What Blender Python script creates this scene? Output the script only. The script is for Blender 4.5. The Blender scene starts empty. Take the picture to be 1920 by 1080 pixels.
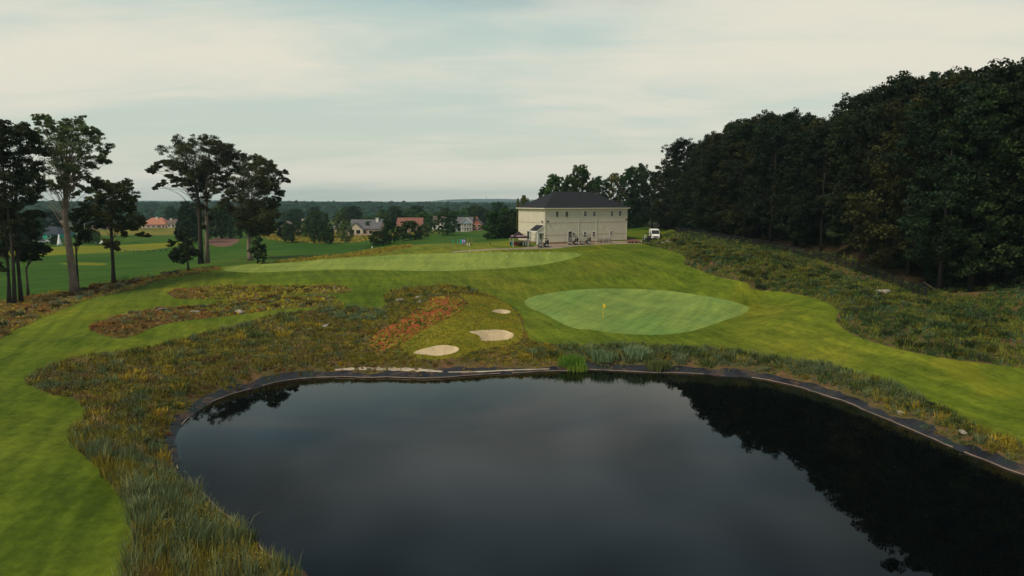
import bpy, bmesh, math, random
import numpy as np
from mathutils import Vector, Matrix
from mathutils.geometry import delaunay_2d_cdt
C = bpy.context.scene.collection
D = bpy.data
R = math.radians
random.seed(7); RNG = np.random.default_rng(7)

# ------------------------------------------------------------------ camera
CAMZ = 19.0; F = 1173.0; PITCH = R(7.77)
cam_d = D.cameras.new("camera"); cam = D.objects.new("camera", cam_d); C.objects.link(cam)
cam_d.sensor_width = 36.0; cam_d.lens = F/1920*36; cam_d.clip_start = .2; cam_d.clip_end = 20000
cam.location = (0, 0, CAMZ); cam.rotation_euler = (math.pi/2-PITCH, 0, 0)
bpy.context.scene.camera = cam
# ------------------------------------------------------------------ sky and sun
SUN_EL = R(50); SUN_AZ = R(-132)          # azimuth from the view direction, negative = left
sc = bpy.context.scene
sc.view_settings.view_transform = 'Standard'; sc.view_settings.look = 'None'
sc.view_settings.exposure = 0.0; sc.view_settings.gamma = 1.0
w = D.worlds.new("World"); sc.world = w; w.use_nodes = True
nt = w.node_tree; nt.nodes.clear()
def N(nt, t, **k):
    n = nt.nodes.new(t)
    for a, v in k.items():
        if a.startswith('_'): n.inputs[int(a[1:])].default_value = v
        else: setattr(n, a, v)
    return n
def L(nt, a, b): nt.links.new(a, b)
sky = N(nt, 'ShaderNodeTexSky', sky_type='NISHITA'); sky.sun_disc = False
sky.sun_elevation = SUN_EL; sky.sun_rotation = SUN_AZ; sky.air_density = 1.2; sky.dust_density = 3.0; sky.ozone_density = 1.0
tc = N(nt, 'ShaderNodeTexCoord'); sx = N(nt, 'ShaderNodeSeparateXYZ'); L(nt, tc.outputs['Generated'], sx.inputs[0])
az = N(nt, 'ShaderNodeMath', operation='MAXIMUM', _1=0.0); L(nt, sx.outputs[2], az.inputs[0])
zz = N(nt, 'ShaderNodeMath', operation='ADD', _1=0.13); L(nt, az.outputs[0], zz.inputs[0])
dx = N(nt, 'ShaderNodeMath', operation='DIVIDE'); L(nt, sx.outputs[0], dx.inputs[0]); L(nt, zz.outputs[0], dx.inputs[1])
dy = N(nt, 'ShaderNodeMath', operation='DIVIDE'); L(nt, sx.outputs[1], dy.inputs[0]); L(nt, zz.outputs[0], dy.inputs[1])
cx = N(nt, 'ShaderNodeCombineXYZ'); L(nt, dx.outputs[0], cx.inputs[0]); L(nt, dy.outputs[0], cx.inputs[1])
mp = N(nt, 'ShaderNodeMapping'); mp.inputs['Rotation'].default_value = (0, 0, R(-24)); mp.inputs['Scale'].default_value = (.5, 1.25, 1)
mp.inputs['Location'].default_value = (3.1, 1.7, 0); L(nt, cx.outputs[0], mp.inputs[0])
n1 = N(nt, 'ShaderNodeTexNoise'); n1.inputs['Scale'].default_value = .55; n1.inputs['Detail'].default_value = 7; n1.inputs['Roughness'].default_value = .52
n1.inputs['Distortion'].default_value = .45; L(nt, mp.outputs[0], n1.inputs[0])
n2 = N(nt, 'ShaderNodeTexNoise'); n2.inputs['Scale'].default_value = 1.9; n2.inputs['Detail'].default_value = 8; n2.inputs['Roughness'].default_value = .6
n2.inputs['Distortion'].default_value = .8; L(nt, mp.outputs[0], n2.inputs[0])
ad = N(nt, 'ShaderNodeMath', operation='MULTIPLY_ADD', _1=.38); L(nt, n2.outputs[0], ad.inputs[0]); L(nt, n1.outputs[0], ad.inputs[2])
rp = N(nt, 'ShaderNodeValToRGB'); e = rp.color_ramp.elements
e[0].position = .50; e[0].color = (0, 0, 0, 1); e[1].position = .82; e[1].color = (1, 1, 1, 1); L(nt, ad.outputs[0], rp.inputs[0])
rp.color_ramp.interpolation = 'EASE'
bgs = N(nt, 'ShaderNodeMix', data_type='RGBA'); bgs.inputs[0].default_value = .88
sk = N(nt, 'ShaderNodeVectorMath', operation='SCALE'); L(nt, sky.outputs[0], sk.inputs[0]); sk.inputs['Scale'].default_value = .10
L(nt, sk.outputs[0], bgs.inputs[6])
er = N(nt, 'ShaderNodeValToRGB'); ee = er.color_ramp.elements; ee[0].position = .0; ee[0].color = (.66, .70, .58, 1); ee[1].position = .62; ee[1].color = (.055, .10, .13, 1)
for p_, c_ in ((.14, (.585, .66, .57)), (.27, (.52, .635, .57)), (.33, (.19, .39, .48)), (.46, (.085, .175, .235))): q_ = ee.new(p_); q_.color = (*c_, 1)
L(nt, az.outputs[0], er.inputs[0]); L(nt, er.outputs[0], bgs.inputs[7])
cl = N(nt, 'ShaderNodeMix', data_type='RGBA'); L(nt, rp.outputs[0], cl.inputs[0]); L(nt, bgs.outputs[2], cl.inputs[6]); cr_ = N(nt, 'ShaderNodeValToRGB'); ce = cr_.color_ramp.elements; ce[0].position = .26; ce[0].color = (.76, .725, .61, 1); ce[1].position = .50; ce[1].color = (.30, .41, .48, 1); L(nt, az.outputs[0], cr_.inputs[0]); L(nt, cr_.outputs[0], cl.inputs[7])
n3 = N(nt, 'ShaderNodeTexNoise'); n3.inputs['Scale'].default_value = 2.6; n3.inputs['Detail'].default_value = 2; n3.inputs['Distortion'].default_value = .2; mp3 = N(nt, 'ShaderNodeMapping'); mp3.inputs['Scale'].default_value = (1, 1, 1.5); L(nt, tc.outputs['Generated'], mp3.inputs[0]); L(nt, mp3.outputs[0], n3.inputs[0])
b3 = N(nt, 'ShaderNodeMapRange'); b3.inputs[1].default_value = .38; b3.inputs[2].default_value = .64; b3.inputs[3].default_value = .58; b3.inputs[4].default_value = 1.35; L(nt, n3.outputs[0], b3.inputs[0])
h3 = N(nt, 'ShaderNodeMapRange'); h3.inputs[1].default_value = .27; h3.inputs[2].default_value = .36; L(nt, az.outputs[0], h3.inputs[0])   # heavier cloud only higher up
m3 = N(nt, 'ShaderNodeMix', data_type='FLOAT'); m3.inputs[2].default_value = 1.0; L(nt, h3.outputs[0], m3.inputs[0]); L(nt, b3.outputs[0], m3.inputs[3])
v3 = N(nt, 'ShaderNodeVectorMath', operation='SCALE'); L(nt, cl.outputs[2], v3.inputs[0]); L(nt, m3.outputs[0], v3.inputs['Scale'])
bg = N(nt, 'ShaderNodeBackground'); bg.inputs[1].default_value = 1.05; L(nt, v3.outputs[0], bg.inputs[0])
wo = N(nt, 'ShaderNodeOutputWorld'); L(nt, bg.outputs[0], wo.inputs[0])
sun_d = D.lights.new("sun", 'SUN'); sun = D.objects.new("sun", sun_d); C.objects.link(sun)
sun_d.energy = 2.7; sun_d.angle = R(14); sun_d.color = (1, .89, .70)
sd = Vector((math.sin(SUN_AZ)*math.cos(SUN_EL), math.cos(SUN_AZ)*math.cos(SUN_EL), math.sin(SUN_EL)))
sun.rotation_euler = sd.to_track_quat('Z', 'Y').to_euler()

# ------------------------------------------------------------------ helpers
def ray(u, v):
    a = (np.asarray(u, float)-960)/F; b = -(np.asarray(v, float)-540)/F
    return np.stack([a, math.cos(PITCH)+b*math.sin(PITCH), -math.sin(PITCH)+b*math.cos(PITCH)], -1)
def at_z(u, v, z):
    d = ray(u, v); t = (z-CAMZ)/d[..., 2]; p = d*np.asarray(t)[..., None]; p[..., 2] += CAMZ; return p
def at_y(u, v, y):
    d = ray(u, v); t = y/d[..., 1]; p = d*np.asarray(t)[..., None]; p[..., 2] += CAMZ; return p
def proj(p):
    p = np.asarray(p, float)-np.array([0, 0, CAMZ])
    dep = p[..., 1]*math.cos(PITCH)-p[..., 2]*math.sin(PITCH); up = p[..., 1]*math.sin(PITCH)+p[..., 2]*math.cos(PITCH)
    return 960+F*p[..., 0]/dep, 540-F*up/dep
def tag(o, label=None, cat=None, group=None, kind=None):
    if label: o['label'] = label
    if cat: o['category'] = cat
    if group: o['group'] = group
    if kind: o['kind'] = kind
    return o
def empty(name, label, cat, loc=(0, 0, 0), rz=0, group=None):
    o = D.objects.new(name, None); C.objects.link(o); o.location = loc; o.rotation_euler = (0, 0, rz)
    o.empty_display_size = .2
    return tag(o, label, cat, group)
def copy_tree(o, parent=None):
    c = o.copy(); C.objects.link(c)
    if parent: c.parent = parent
    for ch in o.children: copy_tree(ch, c)
    return c
def mesh_np(name, V, faces_flat, nper, mat, parent=None, smooth=False, col=None, uvs=None):
    """V (n,3), faces_flat flattened indices with nper verts in each face"""
    V = np.asarray(V, np.float32); ff = np.asarray(faces_flat, np.int32).ravel(); nf = len(ff)//nper
    m = D.meshes.new(name); m.vertices.add(len(V)); m.vertices.foreach_set('co', V.ravel())
    m.loops.add(len(ff)); m.loops.foreach_set('vertex_index', ff)
    m.polygons.add(nf); m.polygons.foreach_set('loop_start', np.arange(nf, dtype=np.int32)*nper)
    if smooth: m.polygons.foreach_set('use_smooth', np.ones(nf, bool))
    m.update(calc_edges=True)
    if col is not None:
        a = m.color_attributes.new('tint', 'FLOAT_COLOR', 'POINT'); c4 = np.ones((len(V), 4), np.float32); c4[:, :3] = col
        a.data.foreach_set('color', c4.ravel())
    if mat: m.materials.append(mat)
    o = D.objects.new(name, m); C.objects.link(o)
    if parent: o.parent = parent
    return o
class MB:
    """collects shapes, builds ONE mesh object"""
    def __init__(s): s.v = []; s.f = []
    def add(s, vs, fs):
        n = len(s.v); s.v += [tuple(map(float, p)) for p in vs]; s.f += [tuple(i+n for i in f) for f in fs]; return s
    def box(s, c, d, rz=0, taper=1.0):
        hx, hy, hz = d[0]/2, d[1]/2, d[2]/2; ca, sa = math.cos(rz), math.sin(rz); vs = []
        for z, k in ((-hz, 1), (hz, taper)):
            for x, y in ((-hx, -hy), (hx, -hy), (hx, hy), (-hx, hy)):
                x, y = x*k, y*k; vs.append((c[0]+x*ca-y*sa, c[1]+x*sa+y*ca, c[2]+z))
        return s.add(vs, [(3, 2, 1, 0), (4, 5, 6, 7), (0, 1, 5, 4), (1, 2, 6, 5), (2, 3, 7, 6), (3, 0, 4, 7)])
    def box2(s, a, b):
        return s.box([(a[i]+b[i])/2 for i in range(3)], [abs(b[i]-a[i]) for i in range(3)])
    def tube(s, pts, rads, n=7, cap=True):
        pts = [Vector(p) for p in pts]
        if not hasattr(rads, '__len__'): rads = [rads]*len(pts)
        rings = []; up0 = None
        for i, p in enumerate(pts):
            t = (pts[min(i+1, len(pts)-1)]-pts[max(i-1, 0)]).normalized()
            a = up0 if up0 is not None else (Vector((1, 0, 0)) if abs(t.x) < .9 else Vector((0, 1, 0)))
            x = (a-t*a.dot(t)).normalized(); up0 = x; y = t.cross(x)
            rings.append([p+(x*math.cos(2*math.pi*k/n)+y*math.sin(2*math.pi*k/n))*rads[i] for k in range(n)])
        vs = [q for r in rings for q in r]; fs = []
        for i in range(len(pts)-1):
            for k in range(n):
                k2 = (k+1) % n; fs.append((i*n+k, i*n+k2, (i+1)*n+k2, (i+1)*n+k))
        if cap: fs += [tuple(range(n-1, -1, -1)), tuple((len(pts)-1)*n+k for k in range(n))]
        return s.add(vs, fs)
    def prism(s, prof, axis, a, b):
        """extrude a 2D profile; axis 'x': profile in (y,z); axis 'y': profile in (x,z)"""
        n = len(prof); mk = (lambda p, t: (t, p[0], p[1])) if axis == 'x' else (lambda p, t: (p[0], t, p[1]))
        vs = [mk(p, a) for p in prof]+[mk(p, b) for p in prof]
        fs = [tuple(range(n)), tuple(range(2*n-1, n-1, -1))]+[(i, i+n, (i+1) % n+n, (i+1) % n) for i in range(n)]
        return s.add(vs, fs)
    def build(s, name, mat, parent=None, smooth=False, bevel=0, col=None):
        m = D.meshes.new(name); m.from_pydata(s.v, [], s.f)
        bm = bmesh.new(); bm.from_mesh(m); bmesh.ops.recalc_face_normals(bm, faces=bm.faces)
        if bevel: bmesh.ops.bevel(bm, geom=list(bm.edges), offset=bevel, segments=2, affect='EDGES', clamp_overlap=True)
        bm.to_mesh(m); bm.free(); m.update()
        if smooth: m.polygons.foreach_set('use_smooth', np.ones(len(m.polygons), bool))
        m.materials.append(mat); o = D.objects.new(name, m); C.objects.link(o)
        if parent: o.parent = parent
        return o

# ---- value noise in numpy
_T = RNG.random((256, 256))
def vnoise(x, y, s=1.0, o=0):
    x = np.asarray(x)/s+o*17.3+1000; y = np.asarray(y)/s+o*7.7+1000
    xi = np.floor(x).astype(int); yi = np.floor(y).astype(int); fx = x-xi; fy = y-yi
    fx = fx*fx*(3-2*fx); fy = fy*fy*(3-2*fy)
    g = lambda i, j: _T[(xi+i) % 256, (yi+j) % 256]
    return (g(0, 0)*(1-fx)+g(1, 0)*fx)*(1-fy)+(g(0, 1)*(1-fx)+g(1, 1)*fx)*fy
def fbm(x, y, s, o=0, k=3):
    r = 0; a = .5; t = 0
    for i in range(k): r = r+a*vnoise(x, y, s/2**i, o+i*3); t += a; a /= 2
    return r/t

# ---- materials
def new_mat(name):
    m = D.materials.new(name); m.use_nodes = True; nt = m.node_tree; nt.nodes.clear()
    o = N(nt, 'ShaderNodeOutputMaterial'); p = N(nt, 'ShaderNodeBsdfPrincipled'); L(nt, p.outputs[0], o.inputs[0])
    return m, nt, p, o
def noise_col(nt, cols, scale, detail=5, rough=.6, pos=(.3, .7), coord='Object', vscale=None, dist=0):
    tcn = N(nt, 'ShaderNodeTexCoord'); mpn = N(nt, 'ShaderNodeMapping'); L(nt, tcn.outputs[coord], mpn.inputs[0])
    if vscale: mpn.inputs['Scale'].default_value = vscale
    no = N(nt, 'ShaderNodeTexNoise'); no.inputs['Scale'].default_value = scale; no.inputs['Detail'].default_value = detail
    no.inputs['Roughness'].default_value = rough; no.inputs['Distortion'].default_value = dist; L(nt, mpn.outputs[0], no.inputs[0])
    r = N(nt, 'ShaderNodeValToRGB'); el = r.color_ramp.elements
    while len(el) < len(cols): el.new(.5)
    for i, c in enumerate(cols):
        el[i].position = pos[0]+(pos[1]-pos[0])*i/(len(cols)-1); el[i].color = (*c, 1)
    L(nt, no.outputs[0], r.inputs[0]); return r.outputs[0], no.outputs[0]
def mixc(nt, a, b, f, mode='MIX'):
    m = N(nt, 'ShaderNodeMix', data_type='RGBA', blend_type=mode)
    for s_, x in ((6, a), (7, b)):
        if isinstance(x, tuple): m.inputs[s_].default_value = (*x, 1)
        else: L(nt, x, m.inputs[s_])
    if isinstance(f, (int, float)): m.inputs[0].default_value = f
    else: L(nt, f, m.inputs[0])
    return m.outputs[2]
def bump(nt, p, h, strength=.3, dist=.05):
    b = N(nt, 'ShaderNodeBump'); b.inputs['Strength'].default_value = strength; b.inputs['Distance'].default_value = dist
    L(nt, h, b.inputs['Height']); L(nt, b.outputs[0], p.inputs['Normal'])
def simple(name, col, rough=.6, var=.12, scale=3.0, metal=0.0, b=0.0, spec=.4):
    m, nt, p, o = new_mat(name)
    c0 = tuple(x*(1-var) for x in col); c1 = tuple(min(1, x*(1+var)) for x in col)
    c, h = noise_col(nt, [c0, c1], scale); L(nt, c, p.inputs['Base Color'])
    p.inputs['Roughness'].default_value = rough; p.inputs['Metallic'].default_value = metal; p.inputs['Specular IOR Level'].default_value = spec
    if b: bump(nt, p, h, b, .02)
    return m
def lawn(name, cols, big, patch=None, stripe=None, fine=.5, rough=.9, streaks=None):
    """mown grass: broad patches, small speckle, optional mowing bands (width m, angle, amount)"""
    m, nt, p, o = new_mat(name)
    c, h = noise_col(nt, cols, big, 4, .6, (.32, .68))
    c2, h2 = noise_col(nt, [(.62, .62, .6), (1.0, 1.0, 1.0), (1.34, 1.3, 1.15)], 1.4, 8, .75, (.3, .7))
    c = mixc(nt, c, c2, fine, 'MULTIPLY')
    if patch:
        c3, h3 = noise_col(nt, [(0, 0, 0), (1, 1, 1)], big*1.7, 5, .65, (.56, .72), vscale=(1, 1, 1))
        c = mixc(nt, c, patch, N_fac(nt, c3, .7))
    if streaks:      # long irregular mowing and wheel streaks
        for a_, sc2, k_ in ((streaks[0], (.035, .75, 1), 1.0), (streaks[0]+17, (.05, 1.9, 1), .7), (streaks[0]-74, (.03, .33, 1), .8)):
            tcn = N(nt, 'ShaderNodeTexCoord'); mr_ = N(nt, 'ShaderNodeMapping'); mr_.inputs['Rotation'].default_value = (0, 0, R(a_)); L(nt, tcn.outputs['Object'], mr_.inputs[0])
            ms_ = N(nt, 'ShaderNodeMapping'); ms_.inputs['Scale'].default_value = sc2; L(nt, mr_.outputs[0], ms_.inputs[0])
            no = N(nt, 'ShaderNodeTexNoise'); no.inputs['Scale'].default_value = 1; no.inputs['Detail'].default_value = 3; no.inputs['Distortion'].default_value = .3; L(nt, ms_.outputs[0], no.inputs[0])
            rr = N(nt, 'ShaderNodeValToRGB'); am = streaks[1]*k_; rr.color_ramp.elements[0].position = .36; rr.color_ramp.elements[0].color = (1-am, 1-am*.8, 1-am*.6, 1)
            rr.color_ramp.elements[1].position = .64; rr.color_ramp.elements[1].color = (1+am, 1+am*.8, 1+am*.6, 1); L(nt, no.outputs[0], rr.inputs[0]); c = mixc(nt, c, rr.outputs[0], 1.0, 'MULTIPLY')
    if stripe:
        for wd, ang, amt in stripe:
            tcn = N(nt, 'ShaderNodeTexCoord'); mpn = N(nt, 'ShaderNodeMapping'); mpn.inputs['Rotation'].default_value = (0, 0, R(ang))
            L(nt, tcn.outputs['Object'], mpn.inputs[0])
            wv = N(nt, 'ShaderNodeTexWave'); wv.inputs['Scale'].default_value = .314/wd; wv.inputs['Distortion'].default_value = 1.2
            wv.inputs['Detail'].default_value = 2; wv.inputs['Detail Scale'].default_value = .25; L(nt, mpn.outputs[0], wv.inputs[0])
            rr = N(nt, 'ShaderNodeValToRGB'); rr.color_ramp.elements[0].position = .3; rr.color_ramp.elements[0].color = (1-amt,)*3+(1,)
            rr.color_ramp.elements[1].position = .7; rr.color_ramp.elements[1].color = (1+amt,)*3+(1,); L(nt, wv.outputs[1], rr.inputs[0])
            c = mixc(nt, c, rr.outputs[0], 1.0, 'MULTIPLY')
    L(nt, c, p.inputs['Base Color']); p.inputs['Roughness'].default_value = rough; p.inputs['Specular IOR Level'].default_value = .04
    bump(nt, p, h2, .5, .06)
    return m
def N_fac(nt, c, k):
    b = N(nt, 'ShaderNodeRGBToBW'); L(nt, c, b.inputs[0]); mm = N(nt, 'ShaderNodeMath', operation='MULTIPLY', _1=k); L(nt, b.outputs[0], mm.inputs[0]); return mm.outputs[0]
def leafy(name, trans=.3, rough=.65, gain=1.0):
    """leaf or blade material: colour from the per-plant tint attribute, a little light passes through"""
    m, nt, p, o = new_mat(name)
    at = N(nt, 'ShaderNodeAttribute'); at.attribute_name = 'tint'
    oi = N(nt, 'ShaderNodeObjectInfo'); hs = N(nt, 'ShaderNodeHueSaturation'); L(nt, at.outputs[0], hs.inputs['Color'])
    mr = N(nt, 'ShaderNodeMapRange'); mr.inputs[3].default_value = .480; mr.inputs[4].default_value = .520; L(nt, oi.outputs['Random'], mr.inputs[0]); L(nt, mr.outputs[0], hs.inputs['Hue'])
    mv = N(nt, 'ShaderNodeMapRange'); mv.inputs[3].default_value = .6*gain; mv.inputs[4].default_value = 1.5*gain
    fr = N(nt, 'ShaderNodeMath', operation='MULTIPLY', _1=7.31); L(nt, oi.outputs['Random'], fr.inputs[0]); f2 = N(nt, 'ShaderNodeMath', operation='FRACT'); L(nt, fr.outputs[0], f2.inputs[0])
    L(nt, f2.outputs[0], mv.inputs[0]); L(nt, mv.outputs[0], hs.inputs['Value'])
    L(nt, hs.outputs[0], p.inputs['Base Color']); p.inputs['Roughness'].default_value = rough; p.inputs['Specular IOR Level'].default_value = .2
    tr = N(nt, 'ShaderNodeBsdfTranslucent'); L(nt, hs.outputs[0], tr.inputs[0]); mx = N(nt, 'ShaderNodeMixShader'); mx.inputs[0].default_value = trans
    L(nt, p.outputs[0], mx.inputs[1]); L(nt, tr.outputs[0], mx.inputs[2]); L(nt, mx.outputs[0], o.inputs[0])
    return m
M = {}
M['leaf'] = leafy('leaves'); M['blade'] = leafy('grass_blades', .25, .6); M['crown_far'] = leafy('far_foliage', 0, .9)
M['fairway'] = lawn('fairway_grass', [(.072, .110, .010), (.106, .143, .013), (.152, .162, .017)], .045, (.21, .185, .014), None, 1.0, streaks=(65, .19))
M['green'] = lawn('green_grass', [(.145, .235, .056), (.195, .262, .060), (.155, .255, .072)], .09, None, None, .5, streaks=(-62, .13))
M['putting'] = lawn('putting_green_grass', [(.175, .245, .045), (.225, .27, .055)], .05, None, [(4.5, 4, .035)], .4, streaks=(86, .12))
M['collar'] = lawn('collar_grass', [(.10, .17, .010), (.14, .2, .016)], .08, None, None, .7)
M['valley'] = lawn('valley_grass', [(.026, .072, .007), (.042, .098, .010), (.075, .115, .012)], .022, None, None, .7, streaks=(10, .2))
M['tee'] = lawn('tee_grass', [(.15, .165, .012), (.20, .20, .015)], .03, None, None, .6)
M['gold'] = lawn('meadow_grass', [(.11, .115, .02), (.20, .17, .028), (.16, .13, .035)], .05, None, None, 1.0)
M['mound'] = lawn('mound_grass', [(.10, .115, .012), (.165, .16, .015), (.2, .175, .02)], .16, (.22, .14, .03), None, 1.0)
M['rough'] = lawn('rough_soil', [(.075, .065, .025), (.11, .085, .036), (.17, .085, .045)], .4, (.09, .095, .03), None, 1.0)
M['redsoil'] = lawn('red_soil', [(.22, .062, .022), (.30, .085, .03)], .6, None, None, 1.0)
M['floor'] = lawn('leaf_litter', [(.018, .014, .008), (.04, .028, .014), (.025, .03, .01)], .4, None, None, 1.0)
M['far'] = lawn('far_land', [(.03, .06, .015), (.08, .1, .02), (.12, .11, .03)], .006, None, None, .6)
M['sand'] = lawn('bunker_sand', [(.50, .375, .22), (.62, .48, .30)], .8, (.46, .32, .18), [(.35, 20, .04)], .35)
M['gravel'] = lawn('path_gravel', [(.24, .19, .14), (.32, .26, .20)], .5, (.22, .15, .11), None, .7)
M['pondbed'] = simple('pond_mud', (.02, .02, .015), .9)
M['mulch'] = simple('mulch', (.16, .07, .045), .95, .3, 2)
M['hills'] = simple('hill_woods', (.03, .055, .03), .95, .25, .004)
M['bark'] = simple('bark', (.075, .056, .042), .95, .35, 1.3, b=.6)
M['palebark'] = simple('pale_bark', (.20, .15, .115), .9, .3, 1.6, b=.6)
M['darkbark'] = simple('dark_bark', (.035, .027, .02), .95, .3, 1.3, b=.5)
M['rock'] = simple('pale_rock', (.30, .26, .215), .85, .25, 2.5, b=.6)
M['white'] = simple('white_paint', (.80, .78, .72), .45, .04)
M['cream'] = simple('cream_trim', (.74, .68, .53), .5, .05)
M['black'] = simple('black_plastic', (.018, .017, .017), .45, .2)
M['dark'] = simple('dark_metal', (.03, .028, .026), .4, .2, metal=.3)
M['tyre'] = simple('tyre_rubber', (.015, .015, .015), .8)
M['rim'] = simple('wheel_rim', (.45, .45, .45), .35, metal=.6)
M['glass'] = simple('window_glass', (.02, .018, .018), .08, .1, spec=.6)
M['seat'] = simple('seat_vinyl', (.10, .09, .08), .6)
M['shingle'] = simple('roof_shingles', (.014, .013, .016), .85, .35, 1.5, b=.5)
M['tentcloth'] = simple('tent_fabric', (.035, .012, .018), .8)
M['skin'] = simple('skin', (.45, .27, .18), .6)
M['khaki'] = simple('khaki_cloth', (.36, .22, .15), .85)
M['shirt'] = simple('white_cloth', (.75, .74, .72), .85)
M['hair'] = simple('hair', (.03, .018, .01), .8)
M['fenceb'] = simple('black_fence_paint', (.012, .013, .014), .5)
M['fencetan'] = simple('weathered_fence', (.22, .13, .09), .9)
M['teal'] = simple('teal_paint', (.01, .38, .32), .5)
M['red'] = simple('red_fabric', (.42, .03, .035), .7)
M['greyf'] = simple('grey_fabric', (.12, .14, .16), .8)
M['darkf'] = simple('dark_fabric', (.015, .016, .022), .7)
M['purple'] = simple('purple_board', (.13, .09, .4), .5)
M['yellow'] = simple('yellow_flag', (.85, .58, .02), .6)
M['wood'] = simple('timber', (.4, .2, .08), .8, .2)
M['steel'] = simple('galvanised_steel', (.35, .35, .34), .4, metal=.5)
def siding():
    m, nt, p, o = new_mat('board_and_batten_siding')
    c, h = noise_col(nt, [(.63, .57, .445), (.71, .645, .51)], .7, 5, .6)
    L(nt, c, p.inputs['Base Color']); p.inputs['Roughness'].default_value = .7; return m
M['siding'] = siding()
def brick(name, c1, c2, s=5.0):
    m, nt, p, o = new_mat(name)
    t = N(nt, 'ShaderNodeTexCoord'); b = N(nt, 'ShaderNodeTexBrick'); mpn = N(nt, 'ShaderNodeMapping'); mpn.inputs['Rotation'].default_value = (R(90), 0, 0)
    L(nt, t.outputs['Object'], mpn.inputs[0]); L(nt, mpn.outputs[0], b.inputs[0]); b.inputs['Color1'].default_value = (*c1, 1); b.inputs['Color2'].default_value = (*c2, 1)
    b.inputs['Mortar'].default_value = (*[x*.8 for x in c1], 1); b.inputs['Scale'].default_value = s; L(nt, b.outputs[0], p.inputs['Base Color']); p.inputs['Roughness'].default_value = .9; return m
M['found'] = brick('tan_block_foundation', (.36, .20, .11), (.42, .25, .15), 2.5)
M['brickred'] = brick('red_brick', (.42, .16, .10), (.34, .12, .08))
M['bricktan'] = brick('pink_brick', (.46, .30, .24), (.5, .34, .27))

# ------------------------------------------------------------------ terrain height
CTRL = [  # (pixel u, pixel v, height above the water)
 (100,1000,1.9),(60,850,2.3),(60,740,2.8),(150,760,2.2),(250,700,2.2),(20,690,3.0),(200,960,1.6),(280,1000,1.4),(-150,900,2.8),(-300,750,3.4),
 (100,620,3.2),(200,560,4.0),(300,520,4.9),(381,510,5.3),(0,600,3.1),(-150,620,3.0),(-400,640,3.0),(140,548,3.7),(240,540,4.3),(430,505,5.7),(450,525,5.0),
 (285,577,3.6),(220,600,3.2),(350,595,2.9),(450,592,2.6),(550,560,3.8),(480,545,4.3),(600,540,4.7),(600,590,2.7),(500,625,1.9),(650,620,1.9),(450,660,1.6),(350,690,1.5),(600,650,1.5),
 (650,533,4.9),(700,565,3.4),(700,600,2.5),(730,640,1.7),(780,560,4.2),(830,545,5.1),(800,590,3.6),(850,590,3.8),(880,600,3.1),(880,565,4.2),(820,640,2.2),(817,657,1.75),(870,650,1.8),(920,606,2.9),(920,628,2.1),(940,585,2.9),(960,640,1.7),(905,558,4.1),
 (850,525,5.4),(950,550,3.9),(1000,600,2.4),(983,566,3.2),(1100,618,1.9),(1220,630,1.6),(1130,596,2.15),(1160,541,3.9),(1250,580,2.7),(1403,576,3.0),(1320,614,2.0),(1100,645,1.4),(1300,655,1.4),(1450,670,1.4),
 (1000,525,4.9),(1160,520,5.1),(1160,505,6.3),(1080,508,6.2),(950,508,6.2),(800,509,6.1),(650,506,5.9),(500,509,5.5),(430,500,5.7),
 (1250,505,6.4),(1300,530,5.0),(1200,480,8.0),(1092,476,8.1),(960,490,7.3),(960,473,8.5),(800,485,7.3),(800,472,8.1),(650,492,6.6),(650,482,6.7),(520,492,6.0),
 (755,463,8.0),(700,474,7.2),(800,457,8.5),(860,470,8.3),(870,458,8.8),(940,468,8.9),(940,456,9.3),(1000,463,9.2),(1060,461,9.25),(1100,459,9.3),(1180,456,9.3),(1240,462,9.2),(1000,452,9.7),(1195,449,9.75),
 (1283,480,8.7),(1270,440,11.3),(1340,480,9.3),(1350,500,8.2),(1225,450,9.7),(1215,437,10.2),(1210,426,11.2),(1390,458,10.0),(1400,500,8.4),(1400,530,6.6),(1450,467,9.6),(1520,484,8.8),(1520,540,6.4),(1580,500,8.1),(1640,520,7.6),(1700,545,6.8),(1790,562,6.4),
 (1570,590,5.0),(1480,548,5.5),(1620,560,6.1),(1700,600,5.3),(1720,662,3.5),(1850,620,5.2),(1850,680,3.5),(1920,640,5.0),(2050,690,4.2),(2300,700,4.5),
 (1450,600,3.5),(1500,650,2.3),(1600,680,2.0),(1600,650,2.8),(1750,720,2.0),(1750,760,1.5),(1900,790,1.6),(1900,720,2.5),(2100,900,1.6),(2200,820,2.6),
 (200,500,1.0),(60,500,.8),(100,460,1.2),(285,429,1.8),(450,462,2.0),(420,450,2.4),(560,470,3.0),(620,470,3.2),(560,447,3.0),(700,452,3.2),(650,440,3.2),(820,446,4.2),(880,433,4.6),(900,440,5.0),(350,480,1.4),(-200,500,.8),(-500,480,.5),(0,440,1.5),(500,428,2.5)]
WCTRL = [(12,152,9.5),(8,160,9.8),(30,172,10.2),(-5,170,8.7),(60,110,11.5),(75,85,10),(80,55,8.5),(60,150,12.5),(90,150,14),(120,100,14),(110,50,11),(60,220,12),(120,250,14),(0,-70,3),(-30,-30,2.5),(50,-30,3),(-60,5,3),(-100,40,3),(-140,-60,3),(150,-60,6),(100,0,6),
 (-300,100,0),(-600,300,0),(-400,600,1),(0,500,1.5),(0,640,1.0),(0,1100,5),(-700,900,5),(-500,1300,4),(500,1100,6),(200,620,4),(400,500,10),(700,300,12),(600,900,8),(0,2500,2),(-2000,1500,2),(2000,1500,8),(-2000,0,2),(2000,0,10),(0,-1000,3),(0,6000,2),(4000,5000,3),(-4000,5000,3),(0,-6000,3),(6000,0,3),(-6000,0,3)]
cp = [tuple(at_z(u, v, z)) for u, v, z in CTRL]+WCTRL
cp = np.array(cp, float)
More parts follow.
